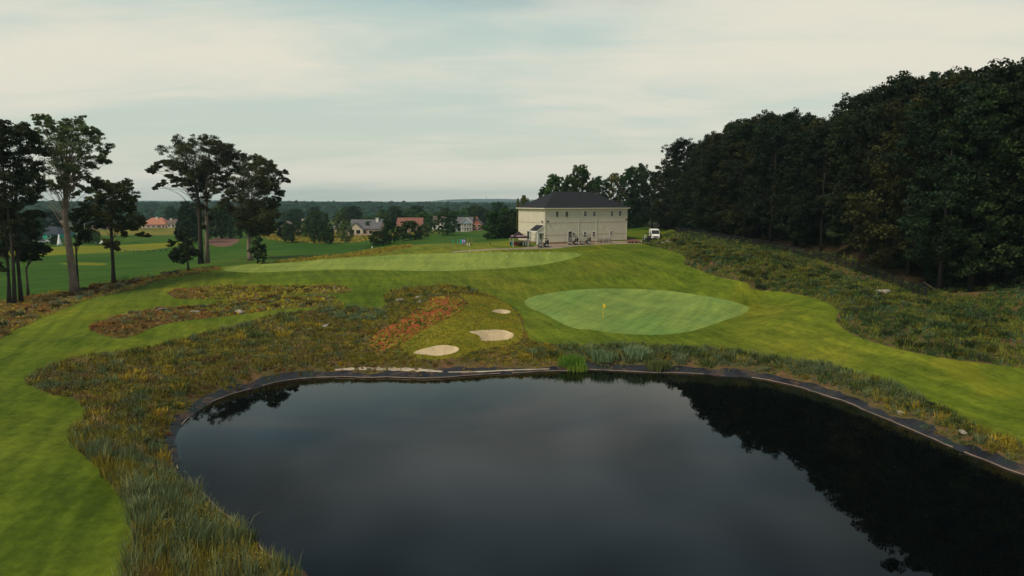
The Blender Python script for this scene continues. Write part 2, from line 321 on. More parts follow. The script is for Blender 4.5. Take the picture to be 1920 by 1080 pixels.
def warp(x, y):
    r = np.hypot(x, y)+1e-6; q = np.log1p(r/25)/r; return np.stack([x*q, y*q], -1)
def tpsk(d2): return np.where(d2 > 1e-12, d2*np.log(np.maximum(d2, 1e-12))*.5, 0)
cw = warp(cp[:, 0], cp[:, 1]); K = tpsk(((cw[:, None]-cw[None])**2).sum(-1)); n = len(cw)
A = np.zeros((n+3, n+3)); A[:n, :n] = K+np.eye(n)*6e-4; A[:n, n] = 1; A[:n, n+1:] = cw; A[n, :n] = 1; A[n+1:, :n] = cw.T
sol = np.linalg.solve(A, np.concatenate([cp[:, 2], [0, 0, 0]]))
def tps(x, y):
    q = warp(x, y); out = np.empty(len(q))
    for i in range(0, len(q), 8000):
        b = q[i:i+8000]; out[i:i+8000] = tpsk(((b[:, None]-cw[None])**2).sum(-1))@sol[:n]+sol[n]+b@sol[n+1:]
    return out
def smooth_line(pts, closed, k=6):
    P = np.array(pts, float); n_ = len(P); out = []
    rng = range(n_) if closed else range(n_-1)
    for i in rng:
        p0, p1, p2, p3 = (P[(i-1) % n_], P[i], P[(i+1) % n_], P[(i+2) % n_]) if closed else (P[max(i-1, 0)], P[i], P[i+1], P[min(i+2, n_-1)])
        for j in range(k):
            t = j/k; out.append(.5*((2*p1)+(-p0+p2)*t+(2*p0-5*p1+4*p2-p3)*t*t+(-p0+3*p1-3*p2+p3)*t**3))
    if not closed: out.append(P[-1])
    return np.array(out)
POND_PX = [(334,872),(331,850),(330,828),(338,805),(352,785),(385,762),(430,743),(480,728),(530,716),(580,710),(640,708),(700,709),(760,709),(812,710),(870,706),(930,702),(1000,698),(1055,696),(1110,694),(1170,697),(1230,700),(1300,702),(1370,706),(1430,712),(1490,725),(1530,738),(1590,757),(1650,782),(1700,803),(1760,829),(1820,854),(1880,878),(1940,900),(2060,950)]
pp = at_z(np.array([p[0] for p in POND_PX]), np.array([p[1] for p in POND_PX]), 0.0)[:, :2]
pl = at_z(np.array([575, 520, 450, 390, 345]), np.array([1110, 1050, 990, 935, 895]), 0.0)[:, :2]
POND_W = np.concatenate([pp, [(52, 24), (50, 4), (38, -12), (18, -18), (0, -8), (-8, 6), (-11, 16)], pl])
POND = smooth_line(POND_W, True, 14)
_t = np.roll(POND, -1, 0)-np.roll(POND, 1, 0); _n = np.stack([_t[:, 1], -_t[:, 0]], 1); _n /= np.linalg.norm(_n, axis=1)[:, None]
POND = POND+_n*((fbm(POND[:, 0], POND[:, 1], 2.2, 21, 3)-.5)*.55)[:, None]
def poly_sd(x, y, P):
    """signed distance to polygon, negative inside"""
    out = np.empty(len(x)); Q = np.roll(P, -1, 0); e_ = Q-P; l2 = (e_**2).sum(1)
    for i in range(0, len(x), 4000):
        X = x[i:i+4000, None]; Y = y[i:i+4000, None]
        t = np.clip(((X-P[:, 0])*e_[:, 0]+(Y-P[:, 1])*e_[:, 1])/l2, 0, 1)
        d = np.sqrt(((X-P[:, 0]-t*e_[:, 0])**2+(Y-P[:, 1]-t*e_[:, 1])**2).min(1))
        c = ((P[:, 1] > Y) != (Q[:, 1] > Y)) & (X < (Q[:, 0]-P[:, 0])*(Y-P[:, 1])/(Q[:, 1]-P[:, 1]+1e-12)+P[:, 0])
        out[i:i+4000] = np.where(c.sum(1) % 2 == 1, -d, d)
    return out
MOUNDS = []   # (x, y, rx, ry, rot, height) small shaping, filled in world metres
def addm(u, v, z, rx, ry, rot, h):
    p = at_z(u, v, z); MOUNDS.append((p[0], p[1], rx, ry, R(rot), h))
addm(1180,512,6,9,2.2,-12,.7); addm(1100,522,5.3,8,1.8,12,-.35); addm(1260,500,6.8,5,3,30,.6); addm(1320,520,5.6,9,1.8,-25,.5); addm(1210,470,8.6,7,2.5,0,.5)
addm(300,560,4.3,8,3,20,.3); addm(620,520,5.6,10,2.5,5,.35); addm(930,525,5.4,7,2,-8,.4); addm(1000,560,3.5,4,5,0,-.3); addm(760,600,3,3,3,0,.4)
addm(1500,600,4,8,2,-30,.3); addm(1650,650,3,8,2,-25,.3); addm(170,640,2.9,10,2.5,15,.35); addm(60,900,2.1,5,5,0,.3); addm(880,600,3.6,2.8,3.5,0,.55); addm(945,606,2.7,3,1.6,0,.35)
def height(x, y):
    x = np.atleast_1d(np.asarray(x, float)); y = np.atleast_1d(np.asarray(y, float))
    h = tps(x, y)
    for mx_, my_, rx, ry, ro, hh in MOUNDS:
        a = (x-mx_)*math.cos(ro)+(y-my_)*math.sin(ro); b = -(x-mx_)*math.sin(ro)+(y-my_)*math.cos(ro)
        h += hh*np.exp(-(a/rx)**2-(b/ry)**2)
    r = np.hypot(x, y); h += (fbm(x, y, 16, 1, 3)-.5)*np.clip(.5+r*.0015, 0, 3)+(fbm(x, y, 38, 13, 2)-.5)*3.4*np.clip((r-165)/50, 0, 1)*np.clip((500-r)/150, 0, 1)*(x < -20)
    near = (r < 140); s = np.full(len(x), 99.0)
    if near.any(): s[near] = poly_sd(x[near], y[near], POND)
    k = np.clip((s-1.2)/4.5, 0, 1); k = k*k*(3-2*k)
    bank = np.where(s < 0, s*.8, s*.36+.02*np.sin(x*3)*np.clip(s, 0, 1)); bank = np.maximum(bank, -1.8)
    return bank*(1-k)+np.maximum(h, 1.0)*k if near.any() else h
TT = np.geomspace(12, 2500, 700)
def hit(us, vs):
    """first meeting of picture rays with the land"""
    us = np.atleast_1d(us); vs = np.atleast_1d(vs); d = ray(us, vs); out = []
    P3 = d[:, None, :]*TT[None, :, None]; P3[..., 2] += CAMZ
    H = height(P3[..., 0].ravel(), P3[..., 1].ravel()).reshape(P3.shape[:2])
    below = P3[..., 2] < H
    for i in range(len(d)):
        j = int(np.argmax(below[i])) if below[i].any() else len(TT)-1; j = max(j, 1)
        a = P3[i, j-1, 2]-H[i, j-1]; b = H[i, j]-P3[i, j, 2]; t = a/(a+b+1e-9); t = TT[j-1]+(TT[j]-TT[j-1])*t
        out.append(d[i]*t+np.array([0, 0, CAMZ]))
    return np.array(out)
def hz(x, y): return float(height([x], [y])[0])

# ------------------------------------------------------------------ regions of the land
def region(px, closed=True, k=4):
    q = smooth_line(px, closed, k); return hit(q[:, 0], q[:, 1])[:, :2]
REG = {}
REG['green'] = region([(983,566),(1000,556),(1040,548),(1100,542),(1160,541),(1240,544),(1310,553),(1370,564),(1403,576),(1395,588),(1360,600),(1320,614),(1280,624),(1220,628),(1150,624),(1110,618),(1080,616),(1050,605),(1020,588),(995,578)])
REG['putting'] = region([(424,508),(432,500),(500,493),(560,489),(640,484),(700,481),(755,477),(855,474),(960,473),(1060,473),(1092,476),(1074,484),(1040,492),(1005,498),(960,502),(870,507),(780,508),(655,505),(555,508),(480,511)])
REG['bunker1'] = region([(775,661),(800,652),(830,647),(855,650),(860,656),(850,662),(825,667),(795,665)])
REG['bunker2'] = region([(880,622),(905,619),(930,618),(950,620),(963,627),(957,635),(940,638),(905,639),(898,629)])
REG['bunker3'] = region([(922,583),(935,580),(950,581),(958,585),(950,588),(935,587)])
REG['island1'] = region([(315,550),(328,543),(350,541),(400,535),(470,534),(540,536),(600,534),(622,532),(645,538),(659,546),(630,551),(560,552),(519,554),(480,560),(420,561),(344,561),(325,557)])
REG['island2'] = region([(169,613),(180,624),(200,630),(227,634),(257,627),(286,614),(344,602),(432,592),(505,582),(577,576),(630,577),(643,571),(618,555),(560,556),(505,556),(450,560),(426,563),(402,570),(344,576),(286,579),(227,590),(188,602)])
REG['mound'] = region([(862,552),(905,555),(945,566),(970,590),(982,622),(965,645),(915,653),(890,660),(850,671),(800,674),(762,664),(752,640),(792,608),(845,590),(878,570)])
REG['redsoil'] = region([(822,556),(862,560),(872,572),(856,590),(825,604),(790,620),(758,642),(725,662),(695,658),(690,640),(715,618),(752,600),(785,578)])
REG['rough'] = np.concatenate([region([(215,1120),(247,1010),(240,950),(207,905),(185,878),(150,848),(130,820),(150,795),(160,770),(140,748),(100,740),(50,716),(75,696),(140,673),(200,663),(270,653),(330,641),(400,622),(460,608),(510,594),(560,585),(600,580),(660,577),(705,580),(724,572),(719,557),(736,545),(770,539),(830,534),(870,538),(905,548),(940,563),(975,590),(985,620),(1000,640),(1040,645),(1090,650),(1150,650),(1200,647),(1260,652),(1330,655),(1400,662),(1470,675),(1530,682),(1600,700),(1660,718),(1720,745),(1780,775),(1840,805),(1920,838),(2080,905)], False), [(60, 24), (58, 0), (44, -20), (18, -28), (-6, -14), (-15, 8)]])
REG['right_rough'] = np.concatenate([region([(1203,457),(1240,466),(1272,475),(1286,484),(1283,495),(1310,506),(1350,520),(1400,530),(1412,542),(1480,549),(1540,563),(1570,580),(1568,600),(1580,615),(1610,632),(1660,648),(1720,662),(1800,676),(1920,690),(2150,720)], False), [(122, 18), (129, 33), (99, 66), (78, 78)], region([(1790,560),(1700,545),(1640,520),(1580,500),(1520,484),(1450,467),(1390,457),(1290,440)], False)+np.array([2.0, 3.5]), region([(1262,436),(1215,446)], False)])
FENCE_PX = [(1268,437),(1330,447),(1390,457),(1450,467),(1520,484),(1580,500),(1640,520),(1700,545),(1735,556)]
fq = smooth_line(FENCE_PX, False, 6); FENCE = hit(fq[:, 0], fq[:, 1])
REG['strip'] = np.concatenate([region([(-250,700),(-100,665),(0,634),(30,618),(70,600),(155,565),(249,542),(296,526),(381,511),(415,503)], False), np.array([at_z(u, v, z)[:2] for u, v, z in [(400,499,5.5),(370,504,5.2),(288,517,4.8),(218,531,4.2),(156,541,3.8),(78,552,3.3),(0,568,3.0),(-150,600,2.9),(-400,640,2.9)]])])
def zreg(pts, k=4, closed=True):
    q = smooth_line(pts, closed, k); return np.array([at_z(a, b, c)[:2] for a, b, c in q])
REG['gold_crest'] = zreg([(520,495,5.9),(600,488,6.4),(655,484,6.7),(700,479,7.1),(740,471,7.7),(775,463,8.2),(765,459,8.1),(745,461,7.8),(700,468,7.0),(655,478,6.5),(600,483,6.2),(530,490,5.8)])
REG['gravel'] = region([(850,473),(900,470),(945,468),(1000,467),(1040,466),(1065,463),(1110,459.5),(1180,457),(1250,455),(1262,449),(1180,452),(1100,452),(1050,454),(1020,458),(985,464),(940,466),(895,468),(850,471.4)], k=3)
REG['tee'] = zreg([(20,482,1.1),(200,473,1.1),(330,463,1.6),(345,455,1.8),(200,459,1.4),(20,465,1.2),(-200,476,1),(-200,490,1)])
REG['tee_small'] = zreg([(112,495,1),(180,498,1),(200,494,1),(150,492,1)])
REG['meadow'] = zreg([(495,448,3),(560,452,3),(640,452,3.1),(700,449,3.2),(780,444,3.8),(850,437,4.3),(850,432,4.4),(780,435,3.8),(700,436,3.3),(600,434,3),(500,436,2.8)])
REG['meadow_left'] = zreg([(150,442,1.6),(270,441,1.8),(330,443,1.9),(330,428,1.9),(250,430,1.8),(150,432,1.6)])
REG['mulch'] = zreg([(386,456,2.3),(405,460,2.3),(430,459,2.4),(448,452,2.6),(440,446,2.6),(410,446,2.5),(390,450,2.4)])
hill = np.array([at_z(u, v, z)[:2] for u, v, z in [(-400,640,2.9),(-150,600,2.9),(0,568,3.0),(78,552,3.3),(156,541,3.8),(218,531,4.2),(288,517,4.8),(370,504,5.2),(400,499,5.5),(430,498,5.7),(530,489,5.8),(600,482.5,6.2),(655,477.5,6.5),(700,467.5,7.0),(745,460.5,7.8),(770,458,8.2),(860,455,8.9),(940,450,9.6)]])
fo = FENCE[:, :2]
REG['hilltop'] = np.concatenate([hill, [(2, 185), (25, 195), (48, 185)], fo+np.array([.5, 1.0]), [(95, 60), (130, 30), (130, -60), (-130, -60), (-150, 10)]])
REG['floor'] = np.concatenate([[(44, 205)], [(47, 184)], fo+np.array([.6, 1.2]), [(76, 74.5), (96, 62.5), (129, 33.5), (220, 40), (260, 200), (150, 300), (60, 290)]])
# liner: a band of varying width outside the water line
Pn = np.roll(POND, -1, 0)-np.roll(POND, 1, 0); nn = np.stack([Pn[:, 1], -Pn[:, 0]], 1); nn /= np.linalg.norm(nn, axis=1)[:, None]
if poly_sd(np.array([POND[5, 0]+nn[5, 0]]), np.array([POND[5, 1]+nn[5, 1]]), POND)[0] < 0: nn = -nn
wl = (1.15+1.5*(fbm(POND[:, 0], POND[:, 1], 5, 4)-.5)+1.1*(fbm(POND[:, 0], POND[:, 1], 1.5, 8)-.5))*np.where(POND[:, 0] < -8, np.clip((POND[:, 1]-36)/26, .25, 1), 1)
REG['liner'] = POND+nn*wl[:, None]
REG['pond'] = POND+nn*-.25
REG['bed_right'] = region([(1176,455.5),(1199,455.5),(1196,449.5),(1185,447.5),(1176,448)], k=2)
ORDER = ['pond', 'liner', 'bunker1', 'bunker2', 'bunker3', 'green', 'putting', 'redsoil', 'mound', 'island1', 'island2', 'bed_right', 'gravel', 'rough', 'floor', 'right_rough', 'strip', 'gold_crest', 'mulch', 'tee', 'tee_small', 'meadow', 'meadow_left', 'hilltop']
NAMES = {'pond': ('pond_bed', 'pondbed'), 'liner': ('pond_liner', None), 'bunker1': ('sand_bunker', 'sand'), 'bunker2': ('sand_bunker', 'sand'), 'bunker3': ('sand_bunker', 'sand'), 'green': ('golf_green', 'green'),
 'putting': ('putting_green', 'putting'), 'redsoil': ('bare_soil', 'redsoil'), 'mound': ('grass_mound', 'mound'), 'island1': ('rough_ground', 'rough'), 'island2': ('rough_ground', 'rough'), 'bed_right': ('mulch_bank', 'mulch'), 'gravel': ('gravel_path', 'gravel'), 'rough': ('rough_ground', 'rough'),
 'right_rough': ('rough_ground', 'rough'), 'strip': ('rough_ground', 'rough'), 'gold_crest': ('meadow', 'gold'), 'mulch': ('mulch_bed', 'mulch'), 'tee': ('range_tee', 'tee'), 'tee_small': ('range_tee', 'tee'), 'meadow': ('meadow', 'gold'), 'meadow_left': ('meadow', 'gold'),
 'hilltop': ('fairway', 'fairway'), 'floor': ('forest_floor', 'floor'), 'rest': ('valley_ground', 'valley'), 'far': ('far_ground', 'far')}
def liner_mat():
    m, nt, p, o = new_mat('pond_liner_sheet')
    c, h = noise_col(nt, [(.010, .010, .014), (.028, .028, .034), (.018, .03, .026)], .35, 4, .6, (.35, .65))
    c2, h2 = noise_col(nt, [(0, 0, 0), (1, 1, 1)], .6, 7, .72, (.52, .66))
    c = mixc(nt, c, (.13, .07, .042), N_fac(nt, c2, .85)); L(nt, c, p.inputs['Base Color']); p.inputs['Roughness'].default_value = .6; p.inputs['Specular IOR Level'].default_value = .22
    _, h3 = noise_col(nt, [(0, 0, 0), (1, 1, 1)], 2.2, 5, .6); bump(nt, p, h3, .8, .15); return m
M['liner'] = liner_mat()
# grid points in rings round the camera, with a random stagger
angs = np.concatenate([np.arange(-47, 47.01, .42), np.arange(52, 309, 6.0)]); rs = [4.0]
while rs[-1] < 9000:
    r_ = rs[-1]; rs.append(r_*(1.012 if 20 < r_ < 200 else 1.03 if r_ < 1600 else 1.12))
pts = []
for i, r_ in enumerate(rs):
    a = np.radians(angs+(.21 if i % 2 else 0)); pts.append(np.stack([r_*np.sin(a), r_*np.cos(a)], 1))
gp = np.concatenate(pts+[np.array([[0, 0]])]); gp += RNG.normal(size=gp.shape)*.0008*np.linalg.norm(gp, axis=1)[:, None]
keep = np.ones(len(gp), bool); vin = []; fin = []; cnt = 0
for k_ in ORDER:
    P = REG[k_]; fin.append(list(range(cnt, cnt+len(P)))); vin.append(P); cnt += len(P)
    nr = np.linalg.norm(gp, axis=1) < 420
    if k_ in ('pond', 'liner', 'green', 'putting', 'bunker1', 'bunker2', 'bunker3', 'mound', 'island1', 'island2', 'rough', 'redsoil', 'right_rough'):
        sdv = np.full(len(gp), 9.0); sdv[nr] = poly_sd(gp[nr, 0], gp[nr, 1], P); keep &= np.abs(sdv) > .12
gp = gp[keep]; allp = np.concatenate(vin+[gp])
vo, eo, fo_, ov, oe, of = delaunay_2d_cdt([Vector(p) for p in allp], [], fin, 0, 1e-5)
V2 = np.array([tuple(p) for p in vo]); VZ = height(V2[:, 0], V2[:, 1])
def carve(name, depth, w_):   # bunkers lie a little below their lip
    sdv = poly_sd(V2[:, 0], V2[:, 1], REG[name]); return -depth*np.clip(-sdv/w_, 0, 1)
for nme in ('bunker1', 'bunker2', 'bunker3'): VZ += carve(nme, .55, .9)
buckets = {}
fa_all = np.array([f for f in fo_ if len(f) == 3]); cen = V2[fa_all].mean(1); lab = np.full(len(cen), -1)
def inside(x, y, P):
    out = np.zeros(len(x), bool); bb = (x > P[:, 0].min()) & (x < P[:, 0].max()) & (y > P[:, 1].min()) & (y < P[:, 1].max()); ii = np.nonzero(bb)[0]; Q = np.roll(P, -1, 0)
    for i in range(0, len(ii), 20000):
        j = ii[i:i+20000]; X = x[j, None]; Y = y[j, None]
        c = ((P[:, 1] > Y) != (Q[:, 1] > Y)) & (X < (Q[:, 0]-P[:, 0])*(Y-P[:, 1])/(Q[:, 1]-P[:, 1]+1e-12)+P[:, 0]); out[j] = c.sum(1) % 2 == 1
    return out
for i, k_ in enumerate(ORDER):
    m_ = inside(cen[:, 0], cen[:, 1], REG[k_]) & (lab < 0); lab[m_] = i
for i, k_ in enumerate(ORDER):
    if (lab == i).any(): buckets[k_] = fa_all[lab == i]
rest = lab < 0; fr_ = np.hypot(cen[:, 0], cen[:, 1]) > 480
buckets['far'] = fa_all[rest & fr_]; buckets['rest'] = fa_all[rest & ~fr_]
for k_, fl in buckets.items():
    fa = fl; us, inv = np.unique(fa, return_inverse=True)
    vv = np.column_stack([V2[us], VZ[us]]); inv = inv.reshape(fa.shape)
    a_, b_, c_ = vv[inv[:, 0]], vv[inv[:, 1]], vv[inv[:, 2]]; cr = np.cross(b_-a_, c_-a_)[:, 2]; inv[cr < 0] = inv[cr < 0][:, ::-1]
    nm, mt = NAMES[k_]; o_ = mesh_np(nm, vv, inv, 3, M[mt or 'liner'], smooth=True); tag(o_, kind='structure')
    if k_ == 'liner':
        del o_['kind']; tag(o_, 'dark plastic liner sheet lining the bank at the pond edge', 'pond liner'); LINER = o_
# pond water
def water_mat():
    m, nt, p, o = new_mat('pond_water'); p.inputs['Base Color'].default_value = (.0012, .0018, .0018, 1); p.inputs['Roughness'].default_value = .015
    p.inputs['IOR'].default_value = 1.333; p.inputs['Specular IOR Level'].default_value = .5
    t = N(nt, 'ShaderNodeTexCoord'); a = N(nt, 'ShaderNodeTexNoise'); a.inputs['Scale'].default_value = 1.1; a.inputs['Detail'].default_value = 3; L(nt, t.outputs['Object'], a.inputs[0])
    bump(nt, p, a.outputs[0], .05, .02); return m
PO = POND+nn*.02; wv_, we_, wf_, _, _, _ = delaunay_2d_cdt([Vector(p) for p in PO], [], [list(range(len(PO)))], 1, 1e-5)
wm = D.meshes.new('pond_water'); wm.from_pydata([(p[0], p[1], 0) for p in wv_], [], [tuple(f) for f in wf_]); wm.materials.append(water_mat()); wm.update()
if wm.polygons[0].normal.z < 0: wm.flip_normals()
wo_ = D.objects.new('pond_water', wm); C.objects.link(wo_); tag(wo_, kind='structure')
# pale hem of the liner along the water line
PW = np.roll(POND, -1, 0); segs = POND+nn*.10; zs = height(segs[:, 0], segs[:, 1])+.03
hb = MB(); i0 = 0; idx = [i for i in range(len(POND)) if POND[i, 1] > 22 and fbm([POND[i, 0]], [POND[i, 1]], 4, 55)[0] > .36]
run = []; HEMS = []
for i in idx+[None]:
    if i is not None and (not run or i == run[-1]+1): run.append(i)
    else:
        if len(run) > 2: hb = MB(); hb.tube([(segs[j, 0], segs[j, 1], zs[j]) for j in run], .05, 6); HEMS.append(hb)
        run = [i] if i is not None else []
M['hem'] = simple('pale_liner_hem', (.26, .19, .14), .8, .55, .5)
for hb in HEMS: hb.build('liner_hem', M['hem'], LINER, smooth=True)

# pale folded flap of the liner along the far shore
M['fold'] = simple('pale_liner_fold', (.42, .34, .25), .8, .35, .8)
for fold_px in ([(628,693),(680,691),(740,692),(790,694),(830,697)], [(840,698),(900,697),(960,694),(1030,692)]):
    q = smooth_line(fold_px, False, 8); g = hit(q[:, 0], q[:, 1]); mb = MB(); nq = len(g); V = []
    for i_, p in enumerate(g):
        w0 = (.26 if fold_px[0][0] < 700 else .10)*math.sin(math.pi*(i_+.6)/(nq+.2))**.4*(1+.3*math.sin(i_*1.7))
        for dy_, dz_ in ((-w0, .015), (-w0*.3, .06), (w0*.6, .05), (w0, .015)): V.append((p[0], p[1]+dy_, hz(p[0], p[1]+dy_)+dz_))
    mb.add(V, [(i_*4+k, i_*4+k+1, i_*4+k+5, i_*4+k+4) for i_ in range(nq-1) for k in range(3)]); mb.build('liner_fold', M['fold'], LINER, smooth=True)

# ------------------------------------------------------------------ plants: grass tufts and leaf clumps
def tufts(pos, hgt, rad, col, B, wid, lean=.5):
    """one blade bundle at each pos; returns vertices, triangles, colours"""
    n_ = len(pos); nb = n_*B; P = np.repeat(pos, B, 0); H = np.repeat(hgt, B)*RNG.uniform(.55, 1.1, nb); Rr = np.repeat(rad, B)
    a = RNG.uniform(0, 2*np.pi, nb); q = np.sqrt(RNG.random(nb)); off = np.stack([np.cos(a), np.sin(a)], 1)*(Rr*q*.6)[:, None]
    ln = np.stack([np.cos(a), np.sin(a)], 1)*(H*lean*RNG.uniform(.3, 1.0, nb)*q)[:, None]+RNG.normal(size=(nb, 2))*(H*.08)[:, None]
    b = RNG.uniform(0, np.pi, nb); W = (np.repeat(wid, B)*RNG.uniform(.7, 1.3, nb))[:, None]*.5*np.stack([np.cos(b), np.sin(b)], 1)
    V = np.zeros((nb, 5, 3)); base = P[:, :2]+off; z = P[:, 2]
    V[:, 0, :2] = base-W; V[:, 1, :2] = base+W; V[:, 2, :2] = base+ln*.4-W*.85; V[:, 3, :2] = base+ln*.4+W*.85; V[:, 4, :2] = base+ln
    V[:, 0, 2] = V[:, 1, 2] = z-.06; V[:, 2, 2] = V[:, 3, 2] = z+H*.58; V[:, 4, 2] = z+H*(1-.25*q*lean)
    i = np.arange(nb)[:, None]*5; T = np.concatenate([i+[0, 1, 3], i+[0, 3, 2], i+[2, 3, 4]], 1).reshape(-1, 3)
    c = np.repeat(col, B, 0)*np.array([2.2, 2.1, 1.8])*RNG.uniform(.75, 1.25, (nb, 1)); Cc = np.repeat(c[:, None], 5, 1)
    return V.reshape(-1, 3), T, Cc.reshape(-1, 3)
def leaves(cen, spread, n_each, size, col, dome=False, up=.35):
    """diamond leaves gathered round each centre"""
    n_ = len(cen)*n_each; Cn = np.repeat(cen, n_each, 0); S = np.repeat(spread, n_each, 0)
    g = RNG.normal(size=(n_, 3)); g /= np.linalg.norm(g, axis=1)[:, None]; g *= (RNG.random(n_)**.4)[:, None]
    if dome: g[:, 2] = np.abs(g[:, 2])
    P = Cn+g*S; nrm = g*.8+RNG.normal(size=(n_, 3))*.7; nrm[:, 2] += up; nrm /= np.linalg.norm(nrm, axis=1)[:, None]+1e-9
    r_ = RNG.normal(size=(n_, 3)); a = np.cross(nrm, r_); a /= np.linalg.norm(a, axis=1)[:, None]+1e-9; b = np.cross(nrm, a)
    s_ = (np.asarray(size)*RNG.uniform(.6, 1.25, n_))[:, None]*.5
    V = np.stack([P-a*s_, P-b*s_*.7+nrm*s_*.15, P+a*s_, P+b*s_*.7+nrm*s_*.15], 1)
    c = np.repeat(col, n_each, 0)*RNG.uniform(.75, 1.3, (n_, 1))
    return V.reshape(-1, 3), np.arange(n_*4).reshape(-1, 4), np.repeat(c, 4, 0)
PAL = {'olive': (.150, .132, .022), 'yellow': (.235, .180, .018), 'blue': (.095, .125, .065), 'dark': (.050, .072, .020), 'russet': (.165, .070, .020), 'tan': (.185, .135, .060), 'bright': (.07, .21, .02), 'gold': (.25, .19, .035), 'brown': (.12, .080, .030), 'pale': (.17, .19, .10)}
def scatter(regs, spac, excl=(), far=.0042, minr=0):
    P = []
    for r_ in regs:
        G = REG[r_]; lo = G.min(0); hi = G.max(0); n_ = int((hi-lo).prod()/spac**2); q = lo+RNG.random((n_, 2))*(hi-lo)
        d = np.hypot(q[:, 0], q[:, 1]); sp = np.maximum(spac, far*d); k = RNG.random(n_) < (spac/sp)**2
        ang = np.abs(np.degrees(np.arctan2(q[:, 0], q[:, 1]))); k &= (ang < 50) & (d > minr)
        q = q[k]; q = q[inside(q[:, 0], q[:, 1], G)]
        for e_ in excl: q = q[~inside(q[:, 0], q[:, 1], REG[e_])]
        P.append(q)
    P = np.concatenate(P); return np.column_stack([P, height(P[:, 0], P[:, 1])])
def pick(P, weights, sc=2.2, o=0):
    """choose a colour for each plant: patches of one kind, some strays"""
    names = list(weights); W = np.stack([np.broadcast_to(np.asarray(weights[k], float), len(P)) for k in names], 1)
    S = np.stack([fbm(P[:, 0], P[:, 1], sc*.8, o+11*i, 2)*.8+RNG.random(len(P))*.42 for i in range(len(names))], 1)
    i = np.argmax(S+.36*np.log(W+.03), 1); c = np.array([PAL[k] for k in names])[i]; return c*RNG.uniform(.8, 1.2, (len(P), 1)), i, names
def sstep(x, a, b): t = np.clip((x-a)/(b-a), 0, 1); return t*t*(3-2*t)
def plant_cover(name, label, P, col, hgt, rad, B=9, bushy=.3, parts=None):
    d = np.hypot(P[:, 0], P[:, 1]); wid = np.maximum(.014, .00105*d); out = []
    k = RNG.random(len(P)) < bushy
    a = tufts(P[~k], hgt[~k], rad[~k], col[~k], B, wid[~k]); o_ = mesh_np(name, a[0], a[1], 3, M['blade'], col=a[2])
    tag(o_, label, kind='stuff')
    if k.any():
        big = np.where(RNG.random(k.sum()) < .10, 2.3, 1.0); sp = np.stack([rad[k]*1.25*big, rad[k]*1.25*big, hgt[k]*.85*big**.7], 1); n_e = 22
        b = leaves(P[k], sp, n_e, np.repeat(np.maximum(.07, .0016*d[k]), n_e), col[k]*np.array([2.1, 2.05, 1.75]), dome=True); ob = mesh_np(name.replace('grass', 'weeds'), b[0], b[1], 4, M['blade'], col=b[2]); tag(ob, label.replace('grass', 'weeds'), kind='stuff')
    return o_
P = scatter(['rough'], .27, ['pond', 'mound', 'bunker1', 'bunker2', 'bunker3', 'redsoil'])
sdp = poly_sd(P[:, 0], P[:, 1], REG['liner']); nearw = 1-sstep(sdp, .1, 1.6)
sdw = poly_sd(P[:, 0], P[:, 1], POND); keepp = (RNG.random(len(P)) > nearw*(.05+.75*(fbm(P[:, 0], P[:, 1], 3, 31) > .48))*(P[:, 1] > 38)) & (sdw > .35+.5*RNG.random(len(P)))
keepp &= ~((sdp < 0) & (RNG.random(len(P)) < .8) & (P[:, 1] > 38)); P = P[keepp]; nearw = nearw[keepp]
x, y = P[:, 0], P[:, 1]; u_, v_ = proj(P)
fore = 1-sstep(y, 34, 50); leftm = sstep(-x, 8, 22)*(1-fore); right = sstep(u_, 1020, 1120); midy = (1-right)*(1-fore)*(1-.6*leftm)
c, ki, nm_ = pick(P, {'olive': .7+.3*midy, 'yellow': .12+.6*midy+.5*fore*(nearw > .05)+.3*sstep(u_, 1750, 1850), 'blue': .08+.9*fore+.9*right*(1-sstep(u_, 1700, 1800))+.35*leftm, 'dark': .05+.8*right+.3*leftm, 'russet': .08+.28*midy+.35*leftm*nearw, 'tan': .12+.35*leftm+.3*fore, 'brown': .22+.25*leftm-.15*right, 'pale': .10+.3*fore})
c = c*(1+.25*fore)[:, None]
h = .15+.22*fbm(x, y, 3, 9)+.80*fore+.42*right*(1-nearw)+.28*leftm; h *= 1-.35*nearw; h *= RNG.uniform(.7, 1.25, len(P)); h += .25*np.isin(ki, [2, 7])
keepb = RNG.random(len(P)) < .93
MEADOW_EDGE = True
plant_cover('meadow_grass', 'mixed long grass covering the banks round the pond', P, c, h, .16+.28*h, 10, np.where(fore > .5, .15, .52))
